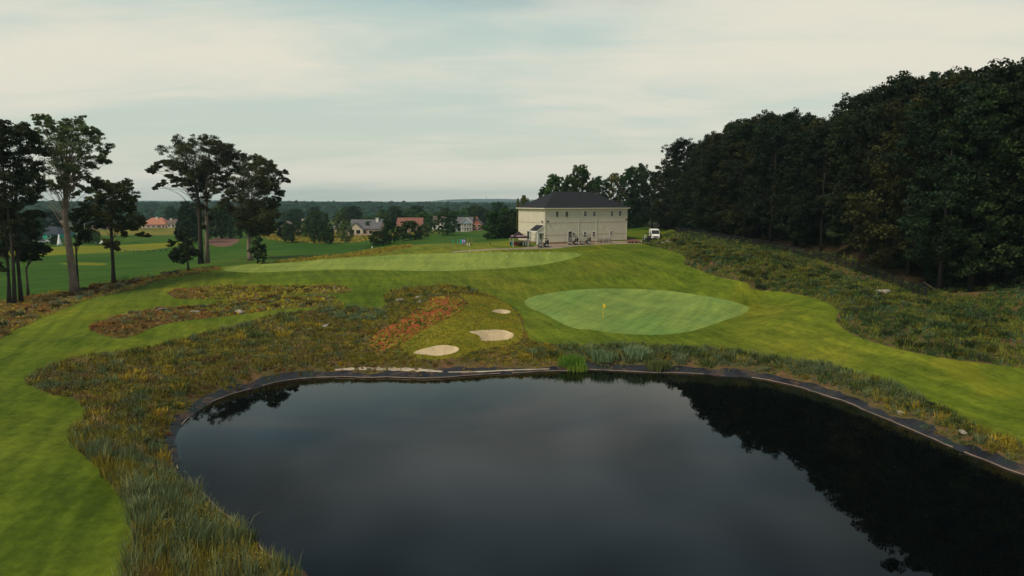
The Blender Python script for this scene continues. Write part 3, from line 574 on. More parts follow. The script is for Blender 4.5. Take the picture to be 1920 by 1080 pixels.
def weed_domes(name, label, Q, col, rr, hh, n_e=90):
    gr = RNG.random(len(Q)) < .45; d = np.hypot(Q[:, 0], Q[:, 1])
    sub = 9; c3 = np.repeat(Q, sub, 0)+RNG.normal(size=(len(Q)*sub, 3))*np.stack([np.repeat(rr, sub)*.5, np.repeat(rr, sub)*.5, np.repeat(hh, sub)*.2], 1); c3[:, 2] = np.repeat(Q[:, 2], sub)+abs(c3[:, 2]-np.repeat(Q[:, 2], sub))+np.repeat(hh, sub)*.35*RNG.random(len(c3))
    k2 = np.repeat(~gr, sub); sp = np.stack([np.repeat(rr, sub)*.42, np.repeat(rr, sub)*.42, np.repeat(hh, sub)*.45], 1)
    b = leaves(c3[k2], sp[k2], n_e//sub*2, np.repeat(np.maximum(.08, .0015*np.repeat(d, sub)[k2]), n_e//sub*2), np.repeat(col, sub, 0)[k2], dome=False); tag(mesh_np(name, b[0], b[1], 4, M['blade'], col=b[2]), label, kind='stuff')
    gq = np.nonzero(gr)[0]; gq = np.repeat(gq, 5); pq = Q[gq].copy(); pq[:, :2] += RNG.normal(size=(len(gq), 2))*rr[gq][:, None]*.35
    a = tufts(pq, hh[gq]*1.15, rr[gq]*.75, col[gq]/2.4, 13, np.maximum(.014, .0011*d[gq]), .75); tag(mesh_np(name.replace('weeds', 'tussocks'), a[0], a[1], 3, M['blade'], col=a[2]), label.replace('weeds', 'grass tussocks'), kind='stuff')
def zone(pxs, n_, jit=1.2):
    """random ground points inside an area outlined on the picture"""
    G = region(pxs, k=2); lo, hi = G.min(0), G.max(0); q = lo+RNG.random((n_*12, 2))*(hi-lo); q = q[inside(q[:, 0], q[:, 1], G)][:n_]; q = q[inside(q[:, 0], q[:, 1], REG['rough'])|inside(q[:, 0], q[:, 1], REG['right_rough'])|inside(q[:, 0], q[:, 1], REG['strip'])|inside(q[:, 0], q[:, 1], REG['island1'])|inside(q[:, 0], q[:, 1], REG['island2'])]
    for e_ in ('mound', 'bunker1', 'bunker2', 'bunker3', 'redsoil', 'liner'): q = q[poly_sd(q[:, 0], q[:, 1], REG[e_]) > .3]
    return np.column_stack([q, height(q[:, 0], q[:, 1])])
DZ = {}
def dz(px, n_, kinds, r0, r1, h0, h1, name='bushy_weeds', label='bushy weeds standing in clumps on the banks round the pond'):
    Q = zone(px, n_); m_ = RNG.random(len(Q)); kk = RNG.integers(0, len(kinds), len(Q)); col = np.array([PAL[k] for k in kinds])[kk]*RNG.uniform(.8, 1.2, (len(Q), 1))*(1.0 if name == 'hillside_weeds' else 1.35 if name in ('crest_weeds', 'island_weeds') else 1.8)  # hillside weeds get a lower gain, their shade is put into the colour
    DZ.setdefault(name, [label, []])[1].append((Q, col, r0+(r1-r0)*m_, h0+(h1-h0)*m_))
dz([(290,655),(420,620),(520,597),(560,612),(520,645),(430,672),(300,690)], 120, ['dark', 'blue', 'dark', 'olive', 'olive', 'yellow'], .5, 1.1, .5, 1.0)
dz([(100,700),(290,655),(430,672),(330,720),(230,760),(160,745)], 80, ['dark', 'brown', 'blue', 'tan', 'olive'], .4, .9, .4, .8)
dz([(500,600),(720,590),(760,640),(740,680),(560,690),(480,670)], 190, ['yellow', 'olive', 'yellow', 'pale', 'olive', 'tan'], .3, .75, .25, .6)
dz([(600,578),(705,581),(718,600),(640,604)], 60, ['blue', 'dark', 'blue'], .4, .8, .6, 1.0)
dz([(724,560),(740,545),(830,536),(870,541),(900,549),(860,556),(790,570),(740,585)], 80, ['blue', 'dark', 'olive', 'olive'], .3, .7, .35, .7)
dz([(150,800),(250,700),(360,710),(330,800),(330,880),(260,900),(190,870)], 110, ['dark', 'blue', 'olive', 'tan', 'yellow'], .4, .9, .5, .9)
dz([(200,890),(330,880),(430,960),(540,1060),(500,1090),(230,1090)], 60, ['pale', 'blue', 'yellow', 'dark', 'pale'], .4, .8, .8, 1.3)
dz([(1020,650),(1260,655),(1480,682),(1620,715),(1610,735),(1470,705),(1250,680),(1020,675)], 120, ['dark', 'blue', 'blue', 'olive', 'dark'], .4, .9, .5, 1.0)
dz([(1620,715),(1720,750),(1900,840),(1900,860),(1700,790),(1600,735)], 60, ['olive', 'blue', 'yellow', 'dark'], .35, .8, .35, .8)
dz([(790,672),(1000,645),(1040,650),(1030,685),(800,690)], 60, ['olive', 'dark', 'brown', 'yellow'], .3, .6, .2, .45)
SHADE_ROUGH = ['dark', 'blue', 'olive', 'dark', 'dark', 'olive']  # mostly dark kinds, so the bank's shade is painted into its weeds
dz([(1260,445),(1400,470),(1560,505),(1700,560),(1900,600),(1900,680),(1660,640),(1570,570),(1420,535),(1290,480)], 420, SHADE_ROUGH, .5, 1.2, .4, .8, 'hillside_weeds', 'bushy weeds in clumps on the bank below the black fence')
dz([(0,600),(70,575),(150,545),(290,518),(370,506),(300,522),(160,560),(60,600),(0,630)], 110, ['tan', 'brown', 'pale', 'blue', 'russet'], .4, .9, .5, .9, 'crest_weeds', 'brown and grey weeds along the left crest')
dz([(230,590),(350,577),(430,564),(520,557),(610,555),(640,572),(560,574),(430,590),(330,600),(230,612)], 130, ['brown', 'blue', 'olive', 'pale', 'russet'], .35, .7, .3, .6, 'island_weeds', 'brown and grey green weeds on the long fescue islands')
dz([(172,612),(230,598),(300,605),(250,626),(195,626)], 60, ['russet', 'russet', 'brown', 'tan'], .4, .8, .3, .5, 'island_weeds', 'russet weeds at the round left end of the long island')
dz([(330,548),(440,537),(620,536),(640,545),(520,551),(400,558)], 80, ['olive', 'yellow', 'brown', 'olive'], .35, .7, .3, .5, 'island_weeds', 'olive weeds on the upper fescue island')
for k_, (l_, a_) in DZ.items(): weed_domes(k_, l_, *[np.concatenate([t_[i] for t_ in a_]) for i in range(4)])
P = scatter(['right_rough'], .34, far=.0046); x, y = P[:, 0], P[:, 1]
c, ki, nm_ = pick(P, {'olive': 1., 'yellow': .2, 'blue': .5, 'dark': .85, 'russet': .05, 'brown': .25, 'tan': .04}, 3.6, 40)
h = (.34+.35*fbm(x, y, 4, 19))*RNG.uniform(.7, 1.3, len(P)); plant_cover('hillside_grass', 'olive and blue green grass on the bank below the black fence', P, c*[.36, .50, .52], h, .2+.3*h, 9, .5)  # grass colour scaled down to paint in the dimness of the right side
P = scatter(['island1', 'island2', 'strip'], .33, far=.0042); x, y = P[:, 0], P[:, 1]; u_, v_ = proj(P)
strip_ = inside(x, y, REG['strip']); brn = np.where(strip_, .45, 1-sstep(u_, 280, 480))
c, ki, nm_ = pick(P, {'olive': .9-.6*brn, 'yellow': .45-.3*brn, 'blue': .22, 'brown': .5+.4*brn, 'russet': .25+.6*brn, 'tan': .35+.3*brn, 'dark': .2}, 2.5, 70)
h = (.22+.28*fbm(x, y, 3, 29))*RNG.uniform(.7, 1.3, len(P)); plant_cover('fescue_grass', 'brown and olive fescue grass on the long islands in the fairway', P, c, h, .18+.3*h, 8, .3)
P = scatter(['gold_crest', 'meadow'], .8, far=.006); c, _, _ = pick(P, {'gold': 1., 'olive': .4, 'tan': .4, 'yellow': .5}, 6, 90)
plant_cover('golden_grass', 'golden long grass behind the putting green and below the houses', P, c*.62, RNG.uniform(.35, .75, len(P)), np.full(len(P), .6), 9, .1)
P = scatter(['mound'], .26, ['bunker1', 'bunker2', 'bunker3']); c, _, _ = pick(P, {'olive': 1., 'yellow': .9, 'brown': .35}, 3, 120)
plant_cover('mound_grass', 'short olive grass on the mound round the bunkers', P, c*.95, RNG.uniform(.06, .16, len(P)), np.full(len(P), .2), 7, .0)
P = scatter(['redsoil'], .24); P = P[(fbm(P[:, 0], P[:, 1], 2.2, 133)+.35*np.exp(poly_sd(P[:, 0], P[:, 1], REG['redsoil'])/1.0)) > .42]; c, _, _ = pick(P, {'olive': 1., 'yellow': .3, 'dark': .5, 'russet': .3}, 3, 130)
plant_cover('sparse_grass', 'thin grass growing through the bare red soil', P, c, RNG.uniform(.15, .32, len(P)), np.full(len(P), .2), 8, .3)
# ragged fringe where the mown grass meets the water-side and fairway rough is the same cover; reeds and shrubs on the bank are single plants
def bush(name, label, cat, p, r_, h_, colr, n_=700, ls=.12, blades=True, group=None):
    o_ = None; pos = np.array([[0, 0, 0.]]); col = np.array([colr])
    if blades:
        k = 60; pos = np.column_stack([RNG.normal(size=(k, 2))*r_*.45, np.zeros(k)]); a = tufts(pos, np.full(k, h_), np.full(k, r_*.5), np.repeat(col, k, 0), 14, np.full(k, .07), .6)
        o_ = mesh_np(name, a[0], a[1], 3, M['blade'], col=a[2])
    else:
        k = 30; g = RNG.normal(size=(k, 3)); g /= np.linalg.norm(g, axis=1)[:, None]; g[:, 2] = abs(g[:, 2]); pos = g*[r_*.7, r_*.7, h_*.7]
        a = leaves(pos, np.full((k, 3), r_*.33), n_//k, ls, np.repeat(col, k, 0)); o_ = mesh_np(name, a[0], a[1], 4, M['blade'], col=a[2])
    o_.location = p; tag(o_, label, cat, group); return o_
def ph(u, v): return hit([u], [v])[0]
bush('reeds', 'bright green reed clump on the far bank beside the water', 'reeds', ph(1070, 684), 1.5, 1.25, (.045, .105, .014))
bush('reeds', 'yellow green reeds hanging over the liner edge in front of the bright clump', 'reeds', ph(1078, 692), 1.0, .8, (.11, .145, .02))
bush('shrub', 'single round olive shrub standing on bare soil at the far water edge', 'shrub', ph(1233, 692), .95, 1.1, (.07, .09, .03))
bush('shrub', 'blue green grassy shrub right of the bright reed clump', 'shrub', ph(1130, 674), 1.3, 1.25, (.08, .13, .07))
bush('shrub', 'tall blue green tussock above the single round shrub', 'shrub', ph(1195, 667), 1.2, 1.3, (.08, .12, .07))
bush('shrub', 'dark round shrub at the edge of the right fairway above the liner', 'shrub', ph(1745, 764), .6, .6, (.015, .03, .012), blades=False)
bush('shrub', 'low dark shrub beside the thin tree on the left crest', 'shrub', ph(230, 527), 1.6, 1.0, (.03, .05, .02), blades=False)
bush('shrub', 'dark shrub at the lower corner of the right hillside grass', 'shrub', ph(1425, 541), 1.0, .9, (.02, .05, .025), blades=False)
def rock(p, s_, label):
    bm = bmesh.new(); bmesh.ops.create_icosphere(bm, subdivisions=3, radius=1)
    for v in bm.verts:
        q = v.co.copy(); k = 1+.22*math.sin(q.x*3+s_*9)+.18*math.sin(q.y*4+p[0])+.12*math.sin(q.z*5+p[1]*2); v.co = Vector((q.x*1.25, q.y*.9, q.z*.6))*k*s_
    m = D.meshes.new('rock'); bm.to_mesh(m); bm.free(); m.materials.append(M['rock']); o_ = D.objects.new('rock', m); C.objects.link(o_)
    o_.location = (p[0], p[1], p[2]+s_*.2); o_.rotation_euler = (0, 0, s_*20); return tag(o_, label, 'rock', 'pale rocks in the rough grass')
for u, v, s_, l_ in [(785,559,.45,'pale rock on the grassy knoll above the red soil, right one'),(750,565,.5,'pale rock on the left flank of the knoll above the red soil'),(790,567,.35,'small pale rock just below its neighbour on the knoll'),(628,541,.4,'pale rock at the right tip of the upper fescue island'),(634,545,.35,'smaller pale rock lower at the tip of the upper fescue island'),(303,582,.5,'whitish rock on the top edge of the long brown island'),(367,587,.5,'whitish rock in the middle of the long brown island'),(449,586,.6,'flat white rock on the lower edge of the long brown island'),(430,550,.4,'pale flat rock low in the upper fescue island'),(611,613,.55,'pale flat rock in the yellow weeds above the pond'),(1655,549,.6,'pale rock in the dark grass just below the black fence'),(1690,775,.28,'reddish pale rock on the liner at the right bank'),(1808,812,.3,'flat pale rock at the edge of the grass on the right bank')]:
    rock(ph(u, v), s_, l_)
# pipe end on the right liner, and a loose plank
mb = MB(); p = ph(1515, 737); mb.tube([(-.7, 0, .05), (.7, .25, .1)], .1, 8); o_ = mb.build('drain_pipe', M['white'], smooth=True); o_.location = p; tag(o_, 'short white pipe lying on the liner at the right water edge', 'pipe')

# ------------------------------------------------------------------ trees
def crown_mesh(cl, per, ls, tint, seedk=0, sub=12, up=.35, edge=.42):
    """cl: (k,4+) clump centre and radius; each clump is broken into sprays so that gaps show"""
    cl = np.asarray(cl, float); k = len(cl); g = RNG.normal(size=(k*sub, 3)); g /= np.linalg.norm(g, axis=1)[:, None]
    rr = np.repeat(cl[:, 3], sub); cen = np.repeat(cl[:, :3], sub, 0)+g*(rr*RNG.uniform(.35, 1.0, k*sub))[:, None]*[1, 1, .8]
    t = np.array(tint)*RNG.uniform(.7, 1.35, (k, 1)); t = np.repeat(t, sub, 0)*RNG.uniform(.8, 1.25, (k*sub, 1))
    sp = np.stack([rr*edge, rr*edge, rr*edge*.6], 1); return leaves(cen, sp, per, ls, t, up=up)
def limbs(mb, trunk, cl, r0, frac=(.6, .92), rmin=.022):
    """curved limbs from the trunk to the clumps"""
    T = [Vector(p) for p in trunk]; top = T[-1].z; z0 = T[0].z
    for c_ in cl:
        e_ = Vector(c_[:3]); hgt_ = e_.z-z0
        za = z0+max(.25*(top-z0), min(top-z0, hgt_*random.uniform(*frac)))
        for i in range(len(T)-1):
            if T[i].z <= za <= T[i+1].z+1e-6: s_ = T[i].lerp(T[i+1], (za-T[i].z)/max(1e-6, T[i+1].z-T[i].z)); break
        else: s_ = T[-1]
        m_ = s_.lerp(e_, .5)+Vector((0, 0, (e_-s_).length*.10)); r_ = max(rmin*1.6, r0*.11*random.uniform(.7, 1.1))
        mb.tube([s_, m_, e_], [r_, r_*.6, rmin], 5, cap=False)
def tree(name, label, base, trunk, tr, cl, per=42, ls=.3, tint=(.03, .052, .014), bark='bark', group=None, cat='tree', sub=12, rz=0, edge=.42, up=.35, forks=()):
    """base world; trunk and clumps local"""
    root = empty(name, label, cat, base, rz, group); mb = MB(); trunk = [Vector(p) for p in trunk]
    rr = [tr*(1.35 if i == 0 else 1-.62*i/(len(trunk)-1)) for i in range(len(trunk))]; mb.tube(trunk, rr, 10)
    for f in forks: mb.tube(f[0], [f[1]*(1-.6*i/(len(f[0])-1)) for i in range(len(f[0]))], 7)
    limbs(mb, trunk, cl, tr); mb.build('trunk', M[bark], root, smooth=True)
    V, Fc, col = crown_mesh(cl, per, ls, tint, sub=sub, edge=edge, up=up); mesh_np('crown', V, Fc, 4, M['leaf'], root, col=col); return root
def px_tree(label, bu, bv, bz, trunk_px, tr, clumps_px, depth=.6, name='tree', dist=None, **k):
    """a tree whose clumps were read off the photograph, given real depth round its trunk"""
    b = at_z(bu, bv, bz); Y = b[1]; s_ = Y/F; b[2] = hz(b[0], b[1])-.1
    tp = [tuple(at_y(u, v, Y)-b) for u, v in trunk_px]; tp[0] = (tp[0][0], 0, 0)
    us = [c_[0] for c_ in clumps_px]; cxm = sum(us)/len(us); hw = (max(us)-min(us))/2+6; cl = []
    for u, v, r_ in clumps_px:
        off = random.uniform(-1, 1)*math.sqrt(max(0.05, 1-((u-cxm)/hw)**2))*hw*s_*depth
        q = at_y(u, v, Y+off)-b; cl.append((*q, r_*s_*random.uniform(1.2, 1.6)))
    for c_ in list(cl):
        cl.append((c_[0]+random.gauss(0, 1)*c_[3]*.7, c_[1]+random.gauss(0, 1)*c_[3], c_[2]+random.gauss(0, .5)*c_[3], c_[3]*.8))
    return tree(name, label, tuple(b), tp, tr, cl, **k)
DK = (.026, .042, .012); OL = (.050, .052, .013); GR = (.03, .06, .014)
px_tree('tall twin-trunk tree with dark trunk and long drooping left branches', 376, 501, 3.4, [(377,501),(376,450),(374,400),(371,370),(366,345),(360,325)], .55, [(335,262,10),(330,275,13),(347,279,14),(340,290,14),(360,279,14),(373,277,13),(367,295,15),(347,302,13),(330,302,10),(315,304,7),(305,305,7),(292,309,7),(285,315,6),(279,321,4),(335,312,9),(353,312,13),(373,311,14),(360,327,11),(377,327,13),(343,324,8),(367,340,10),(337,339,6),(330,335,6),(317,332,5),(307,342,5),(297,347,4),(291,353,3),(323,339,4),(345,345,5),(332,348,3),(353,343,7),(373,353,8),(362,355,4),(363,367,5),(322,310,6)], tint=OL, bark='darkbark', per=60, ls=.27)
px_tree('tall tree with paler straight trunk, crown joining its dark twin on the left', 389, 500, 3.5, [(389,500),(388,450),(387,400),(386,360),(388,320),(393,290)], .5, [(392,262,10),(402,266,11),(393,277,14),(410,277,12),(427,277,9),(433,284,9),(447,290,6),(427,292,11),(440,299,10),(410,292,14),(390,294,15),(393,308,12),(410,308,12),(424,307,12),(410,319,9),(380,340,11),(397,338,6),(383,355,8),(400,325,8),(385,372,7),(383,390,7),(386,410,6),(380,425,4),(374,385,7)], tint=OL, bark='palebark', per=60, ls=.27)
px_tree('broad dense tree with pale forked trunk at the end of the putting green', 471, 495, 4.6, [(471,495),(468,478),(466,462),(467,440),(470,400)], .62, [(460,302,9),(475,300,9),(492,302,9),(502,307,9),(513,317,9),(524,323,6),(524,335,7),(520,357,7),(516,347,9),(518,373,7),(447,315,11),(437,323,9),(460,318,12),(477,318,12),(493,320,12),(507,327,11),(440,340,11),(457,337,13),(473,337,13),(490,340,13),(505,343,11),(420,343,9),(410,350,8),(403,357,7),(427,350,8),(443,357,11),(460,357,13),(480,357,13),(498,360,11),(448,377,12),(465,378,13),(483,380,13),(502,382,12),(513,387,9),(452,395,12),(468,397,13),(488,398,13),(505,398,10),(455,412,11),(470,415,11),(488,418,12),(503,412,9),(480,432,9),(495,430,8),(450,422,7),(500,438,6),(450,405,9),(462,425,9),(478,438,8),(497,430,9),(508,420,8),(515,400,8),(440,395,9),(470,433,8),(490,405,11),(465,398,11),(430,368,9),(420,382,8)], tint=(.050, .056, .016), bark='palebark', per=70, ls=.27)
px_tree('large tree with thick pale trunk at the left edge of the fairway', 140, 550, 3.6, [(141,550),(137,520),(133,490),(128,450),(123,415),(122,385),(125,350),(128,310)], .66, [(67,220,6),(69,230,6),(87,218,6),(92,226,6),(87,233,6),(126,228,9),(118,237,9),(137,231,8),(152,230,8),(154,243,8),(104,244,8),(122,248,10),(141,248,10),(174,250,8),(185,254,8),(170,261,9),(181,265,8),(102,261,10),(126,263,11),(148,263,10),(200,286,5),(193,293,6),(196,304,6),(183,298,8),(170,278,9),(154,278,10),(130,280,11),(106,280,11),(85,275,11),(157,296,10),(137,298,11),(115,298,11),(89,296,11),(170,309,8),(152,315,10),(130,318,10),(107,318,11),(83,317,11),(161,330,8),(141,335,9),(115,337,10),(89,337,10),(104,354,9),(81,354,9),(126,354,9),(148,352,8),(70,367,7),(70,260,9),(75,245,8)], tint=(.08, .11, .04), bark='palebark', per=32, ls=.25, depth=.5)
px_tree('leaning slim tree with drooping dark branches right of the thick pale trunk', 213, 533, 4.1, [(213,533),(212,500),(210,460),(208,425),(211,400),(208,380)], .33, [(185,340,8),(195,348,9),(178,352,8),(205,345,8),(215,352,9),(232,350,9),(243,352,5),(225,362,10),(205,365,11),(185,367,10),(170,372,8),(240,372,7),(250,378,5),(195,382,11),(215,382,11),(235,388,9),(248,392,7),(175,390,8),(190,398,10),(210,400,11),(230,404,10),(245,408,8),(258,420,6),(250,428,6),(264,440,5),(235,425,8),(220,428,7),(232,440,5),(200,415,8),(202,455,6),(207,463,6),(217,462,4),(185,412,7),(165,400,8)], tint=OL, bark='darkbark', per=60, ls=.27)
px_tree('dark tree close behind the thick pale trunk', 146, 544, 3.6, [(146,544),(144,500),(142,460),(150,420)], .22, [(150,395,10),(160,405,10),(150,420,11),(162,430,9),(150,445,8),(165,445,6),(143,430,8),(158,385,8),(148,455,5)], tint=DK, bark='darkbark')
mass = [(10,232,10),(0,245,14),(20,245,10),(40,238,9),(50,250,12),(62,262,10),(30,262,14),(10,268,16),(-10,255,16),(-20,280,18),(50,280,14),(70,285,10),(30,290,16),(5,300,18),(60,305,13),(35,320,16),(10,335,18),(-15,320,18),(60,335,13),(78,345,8),(40,350,15),(15,365,18),(-10,365,18),(55,370,12),(35,385,14),(10,400,16),(-15,400,18),(50,400,10),(25,420,13),(0,435,15),(20,445,10),(-5,460,10),(30,455,8),(-20,470,12)]
px_tree('tall dark tree leaning right, second in from the left picture edge', 40, 568, 3.2, [(40,568),(36,520),(30,450),(27,400),(30,350),(33,300)], .27, [c_ for c_ in mass if c_[0] >= 20], tint=(.03, .036, .01), bark='darkbark', per=60)
px_tree('tall dark tree at the left picture edge with dense olive crown', 27, 571, 3.2, [(27,571),(26,520),(22,450),(15,400),(8,350),(5,290)], .26, [c_ for c_ in mass if c_[0] < 20]+[(60,420,10),(70,400,9),(60,440,8)], tint=(.028, .034, .01), bark='darkbark', per=60)
px_tree('small crooked tree with thin forked stems under the tall left trees', 53, 558, 3.2, [(53,558),(51,530),(49,505),(55,490),(58,475)], .2, [(40,470,8),(55,458,8),(70,462,8),(80,470,7),(90,468,5),(60,475,8),(35,485,6),(72,482,6),(48,482,5)], tint=DK, bark='bark', per=36)
px_tree('slim dark tree with trunk right at the left picture edge', 17, 570, 3.2, [(17,570),(16,520),(12,450),(5,400)], .25, [(-25,430,18),(-45,400,20),(-50,350,20),(-40,300,20),(-60,450,18),(-30,470,14),(-55,270,18),(5,475,10),(-5,495,8),(-70,320,20),(-30,350,16),(-30,250,14)], tint=DK, bark='darkbark')
px_tree('small round dark tree left of the twin trunks', 353, 504, 5.2, [(353,504),(352,490),(350,475)], .2, [(345,448,8),(338,460,9),(350,462,9),(358,455,6),(330,472,9),(343,475,10),(355,472,8),(325,482,7),(337,486,9),(350,485,9),(347,440,4)], tint=DK, bark='darkbark', depth=.9)
px_tree('small dark tree just right of the pale forked trunk', 483, 493, 6.0, [(483,493),(483,480),(483,465)], .16, [(480,455,7),(490,462,7),(478,468,7),(487,475,7),(482,480,6),(493,470,5),(486,448,6)], tint=DK, bark='darkbark', depth=.9)

def proto(H, Rw, low, k, tint, per=34, ls=.40, sub=12, shape='round', bark='darkbark', tr=None):
    """generic broadleaf: clumps in an uneven envelope"""
    cl = []
    lop = [(random.uniform(0, 6.28), random.uniform(.6, 1.15)) for _ in range(6)]
    for i in range(k):
        t = (i+.5)/k; z = H*(low+(.97-low)*t); a = i*2.4+random.uniform(-.5, .5)
        env = math.sqrt(max(.12, 1-((t-.42)/.62)**2)) if shape == 'round' else (1-t)**.7*.9+.12
        lobe = 1+.22*math.sin(a*2+lop[0][0])+.18*math.sin(a*3+z*.4+lop[1][0])
        r_ = Rw*env*lobe*random.uniform(.5, .95); cr = Rw*random.uniform(.26, .40)*(1-.2*t)
        cl.append((r_*math.cos(a), r_*math.sin(a), z-cr*.3, cr))
    cl.append((0, 0, H*.965-Rw*.12, Rw*.2)); tr = tr or H*.0095
    lean = random.uniform(-.04, .04)*H
    return [(0, 0, -.3), (lean*.3, 0, H*.25), (lean, lean*.5, H*.5), (lean*.7, lean, H*.78)], tr, cl, dict(per=per, ls=ls, sub=sub, tint=tint, bark=bark)
def from_proto(p, label, base, name='tree', group=None, sc_=(1, 1, 1), rz=0):
    r_ = tree(name, label, base, p[0], p[1], p[2], group=group, rz=rz, **p[3]); r_.scale = sc_; return r_
# --- the wood on the right, rows behind the fence
WP = [proto(25, 6.2, .16, 46, (.017, .027, .008)), proto(25, 6.0, .10, 48, (.038, .040, .010)), proto(25, 6.6, .22, 44, (.012, .023, .008)), proto(25, 5.6, .14, 44, (.023, .037, .009)), proto(25, 6.4, .28, 40, (.014, .022, .007)), proto(25, 5.8, .06, 50, (.022, .034, .010))]  # leaf tints lowered, the gloom of the wood is put into their colour
SKY_PX = np.array([(1000,350),(1020,345),(1045,327),(1062,318),(1090,303),(1120,330),(1150,322),(1185,308),(1210,298),(1225,290),(1250,277),(1290,258),(1310,262),(1345,252),(1375,232),(1400,218),(1440,205),(1465,200),(1500,200),(1540,210),(1560,212),(1590,190),(1620,170),(1650,152),(1690,142),(1730,132),(1770,120),(1830,124),(1870,122),(1895,112),(1920,105),(2000,95),(2300,60)], float)
def top_for(x, y, drop=0):
    z = 20.0
    for _ in range(12):
        u, v = proj((x, y, z)); tv = np.interp(u, SKY_PX[:, 0], SKY_PX[:, 1])+drop; z += (v-tv)*y/F*.9
    return z
WL = np.concatenate([[(40, 192), (44, 178)], FENCE[::4, :2], [(70, 75), (84, 66), (98, 56)]]); seg = np.linalg.norm(np.diff(WL, axis=0), axis=1); cum = np.concatenate([[0], np.cumsum(seg)])
def wl_at(s_, off):
    i = min(np.searchsorted(cum, s_, 'right')-1, len(WL)-2); t = (s_-cum[i])/seg[i]; p = WL[i]+(WL[i+1]-WL[i])*t; d_ = (WL[i+1]-WL[i])/seg[i]; nrm = np.array([-d_[1], d_[0]]); 
    if nrm[0]+nrm[1] < 0: nrm = -nrm
    return p+nrm*off
FRONT_L = ['dark tree in the wood nearest the building, left of the white van', 'leafy tree at the edge of the wood directly behind the white van', 'dark tree rising behind the fence end, first right of the van', 'olive crowned tree behind the start of the black fence', 'bright topped tree behind the fence, left of the bare pinkish tree', 'dense dark tree just left of the bare pinkish tree', 'dark tree right of the bare pinkish tree, by the tan fence', 'olive tree above the gap where the tan fence shows', 'dark broadleaf tree over the middle stretch of the black fence', 'low branched green tree behind the middle fence posts', 'yellow tinged tree behind the fence, left of the high canopy step', 'dark tree under the step up of the canopy', 'tall dark tree above the fence where it bends downhill', 'pale stemmed tree behind the lower fence', 'wide dark tree above the lower end of the fence', 'dark tree over the leaning pale log', 'tall dark tree just right of the leaning log', 'dark tree on bare stems near the right picture edge', 'black green tree at the right picture edge', 'last dark tree, beyond the right picture edge', 'dark tree past the right edge of the picture', 'furthest right dark tree past the picture edge']
protos_w = {}
def put(kind, pdef, label, base, H, wid=1.0, group=None, rz=None, name='tree', H0=25):
    if kind not in protos_w:
        o_ = from_proto(pdef, label, base, name, group); protos_w[kind] = o_
    else:
        o_ = copy_tree(protos_w[kind]); o_.location = base; o_.name = name; o_['label'] = label
    if group: o_['group'] = group
    k = H/H0; o_.scale = (k*wid, k*wid, k); o_.rotation_euler = (0, 0, random.uniform(0, 6.28) if rz is None else rz); return o_
fi = 0; s_ = 0
while s_ < cum[-1]:
    p = wl_at(s_, random.uniform(3.0, 5.0)); base = (p[0], p[1], hz(*p)-.2); H = max(9, top_for(p[0], p[1], random.uniform(14, 44))-base[2])
    kk = fi % 6; put('w%d' % kk, WP[kk], FRONT_L[min(fi, len(FRONT_L)-1)], base, H, 1.05*(24/H)**.4, 'front row of the wood behind the black fence'); fi += 1; s_ += random.uniform(7.2, 8.6)
SKL = ['white van', 'start of the wood', 'fence end', 'fence start bend', 'first fence posts', 'first third of the fence', 'left flank of the bare tree', 'bare tree', 'right flank of the bare tree', 'left end of the tan fence', 'tan fence', 'right end of the tan fence', 'middle of the black fence', 'hillside rock side of the fence', 'canopy step', 'tallest fence stretch', 'pinkish house gap', 'lower fence stretch', 'downhill bend of the fence', 'last fence posts', 'leaning log', 'bare stems by the log', 'dark hollow right of the log', 'yellow tinged crown at the edge', 'right picture edge', 'corner past the picture edge', 'slope past the picture edge', 'ground furthest right']
for row, (off, dr, stp) in enumerate([(9.5, (-9, 16), 5.6), (16.5, (-2, 14), 6.2), (25, (6, 26), 7)]):
    s_ = 2.0+row*1.7; j = 0
    while s_ < cum[-1]:
        p = wl_at(s_, off+random.uniform(-1.5, 1.5)); base = (p[0], p[1], hz(*p)-.2); H = max(9, top_for(p[0], p[1], random.uniform(*dr))-base[2]); kk = (j*5+row*2+1) % 6
        put('w%d' % kk, WP[kk], ('second row tree rising to the skyline above the '+SKL[j]) if row == 0 and j < len(SKL) else 'tall broadleaf tree deep in the dark wood, hidden but for its top', base, H, .98*(24/H)**.4, 'skyline trees in the second row' if row == 0 and j < len(SKL) else 'trees deep in the wood'); j += 1; s_ += random.uniform(stp-.9, stp+.9)
# low growth in the wood's edge
def small(u, v, z, H, wd, label, tint, kind, pd, group=None, base=None, name='tree', H0=10):
    b = at_z(u, v, z) if base is None else base; b = (float(b[0]), float(b[1]), hz(b[0], b[1])-.1); return put(kind, pd, label, b, H, wd, group, name=name, H0=H0)
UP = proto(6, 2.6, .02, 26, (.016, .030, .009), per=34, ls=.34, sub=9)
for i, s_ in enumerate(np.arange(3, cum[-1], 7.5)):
    p = wl_at(s_, 6.5+random.uniform(-1, 1.5)); put('under', UP, 'dark understory shrub in the shade between the trunks of the wood', (p[0], p[1], hz(*p)-.1), random.uniform(4, 7), 1.3, 'shrubs under the trees of the wood', name='shrub', H0=6)
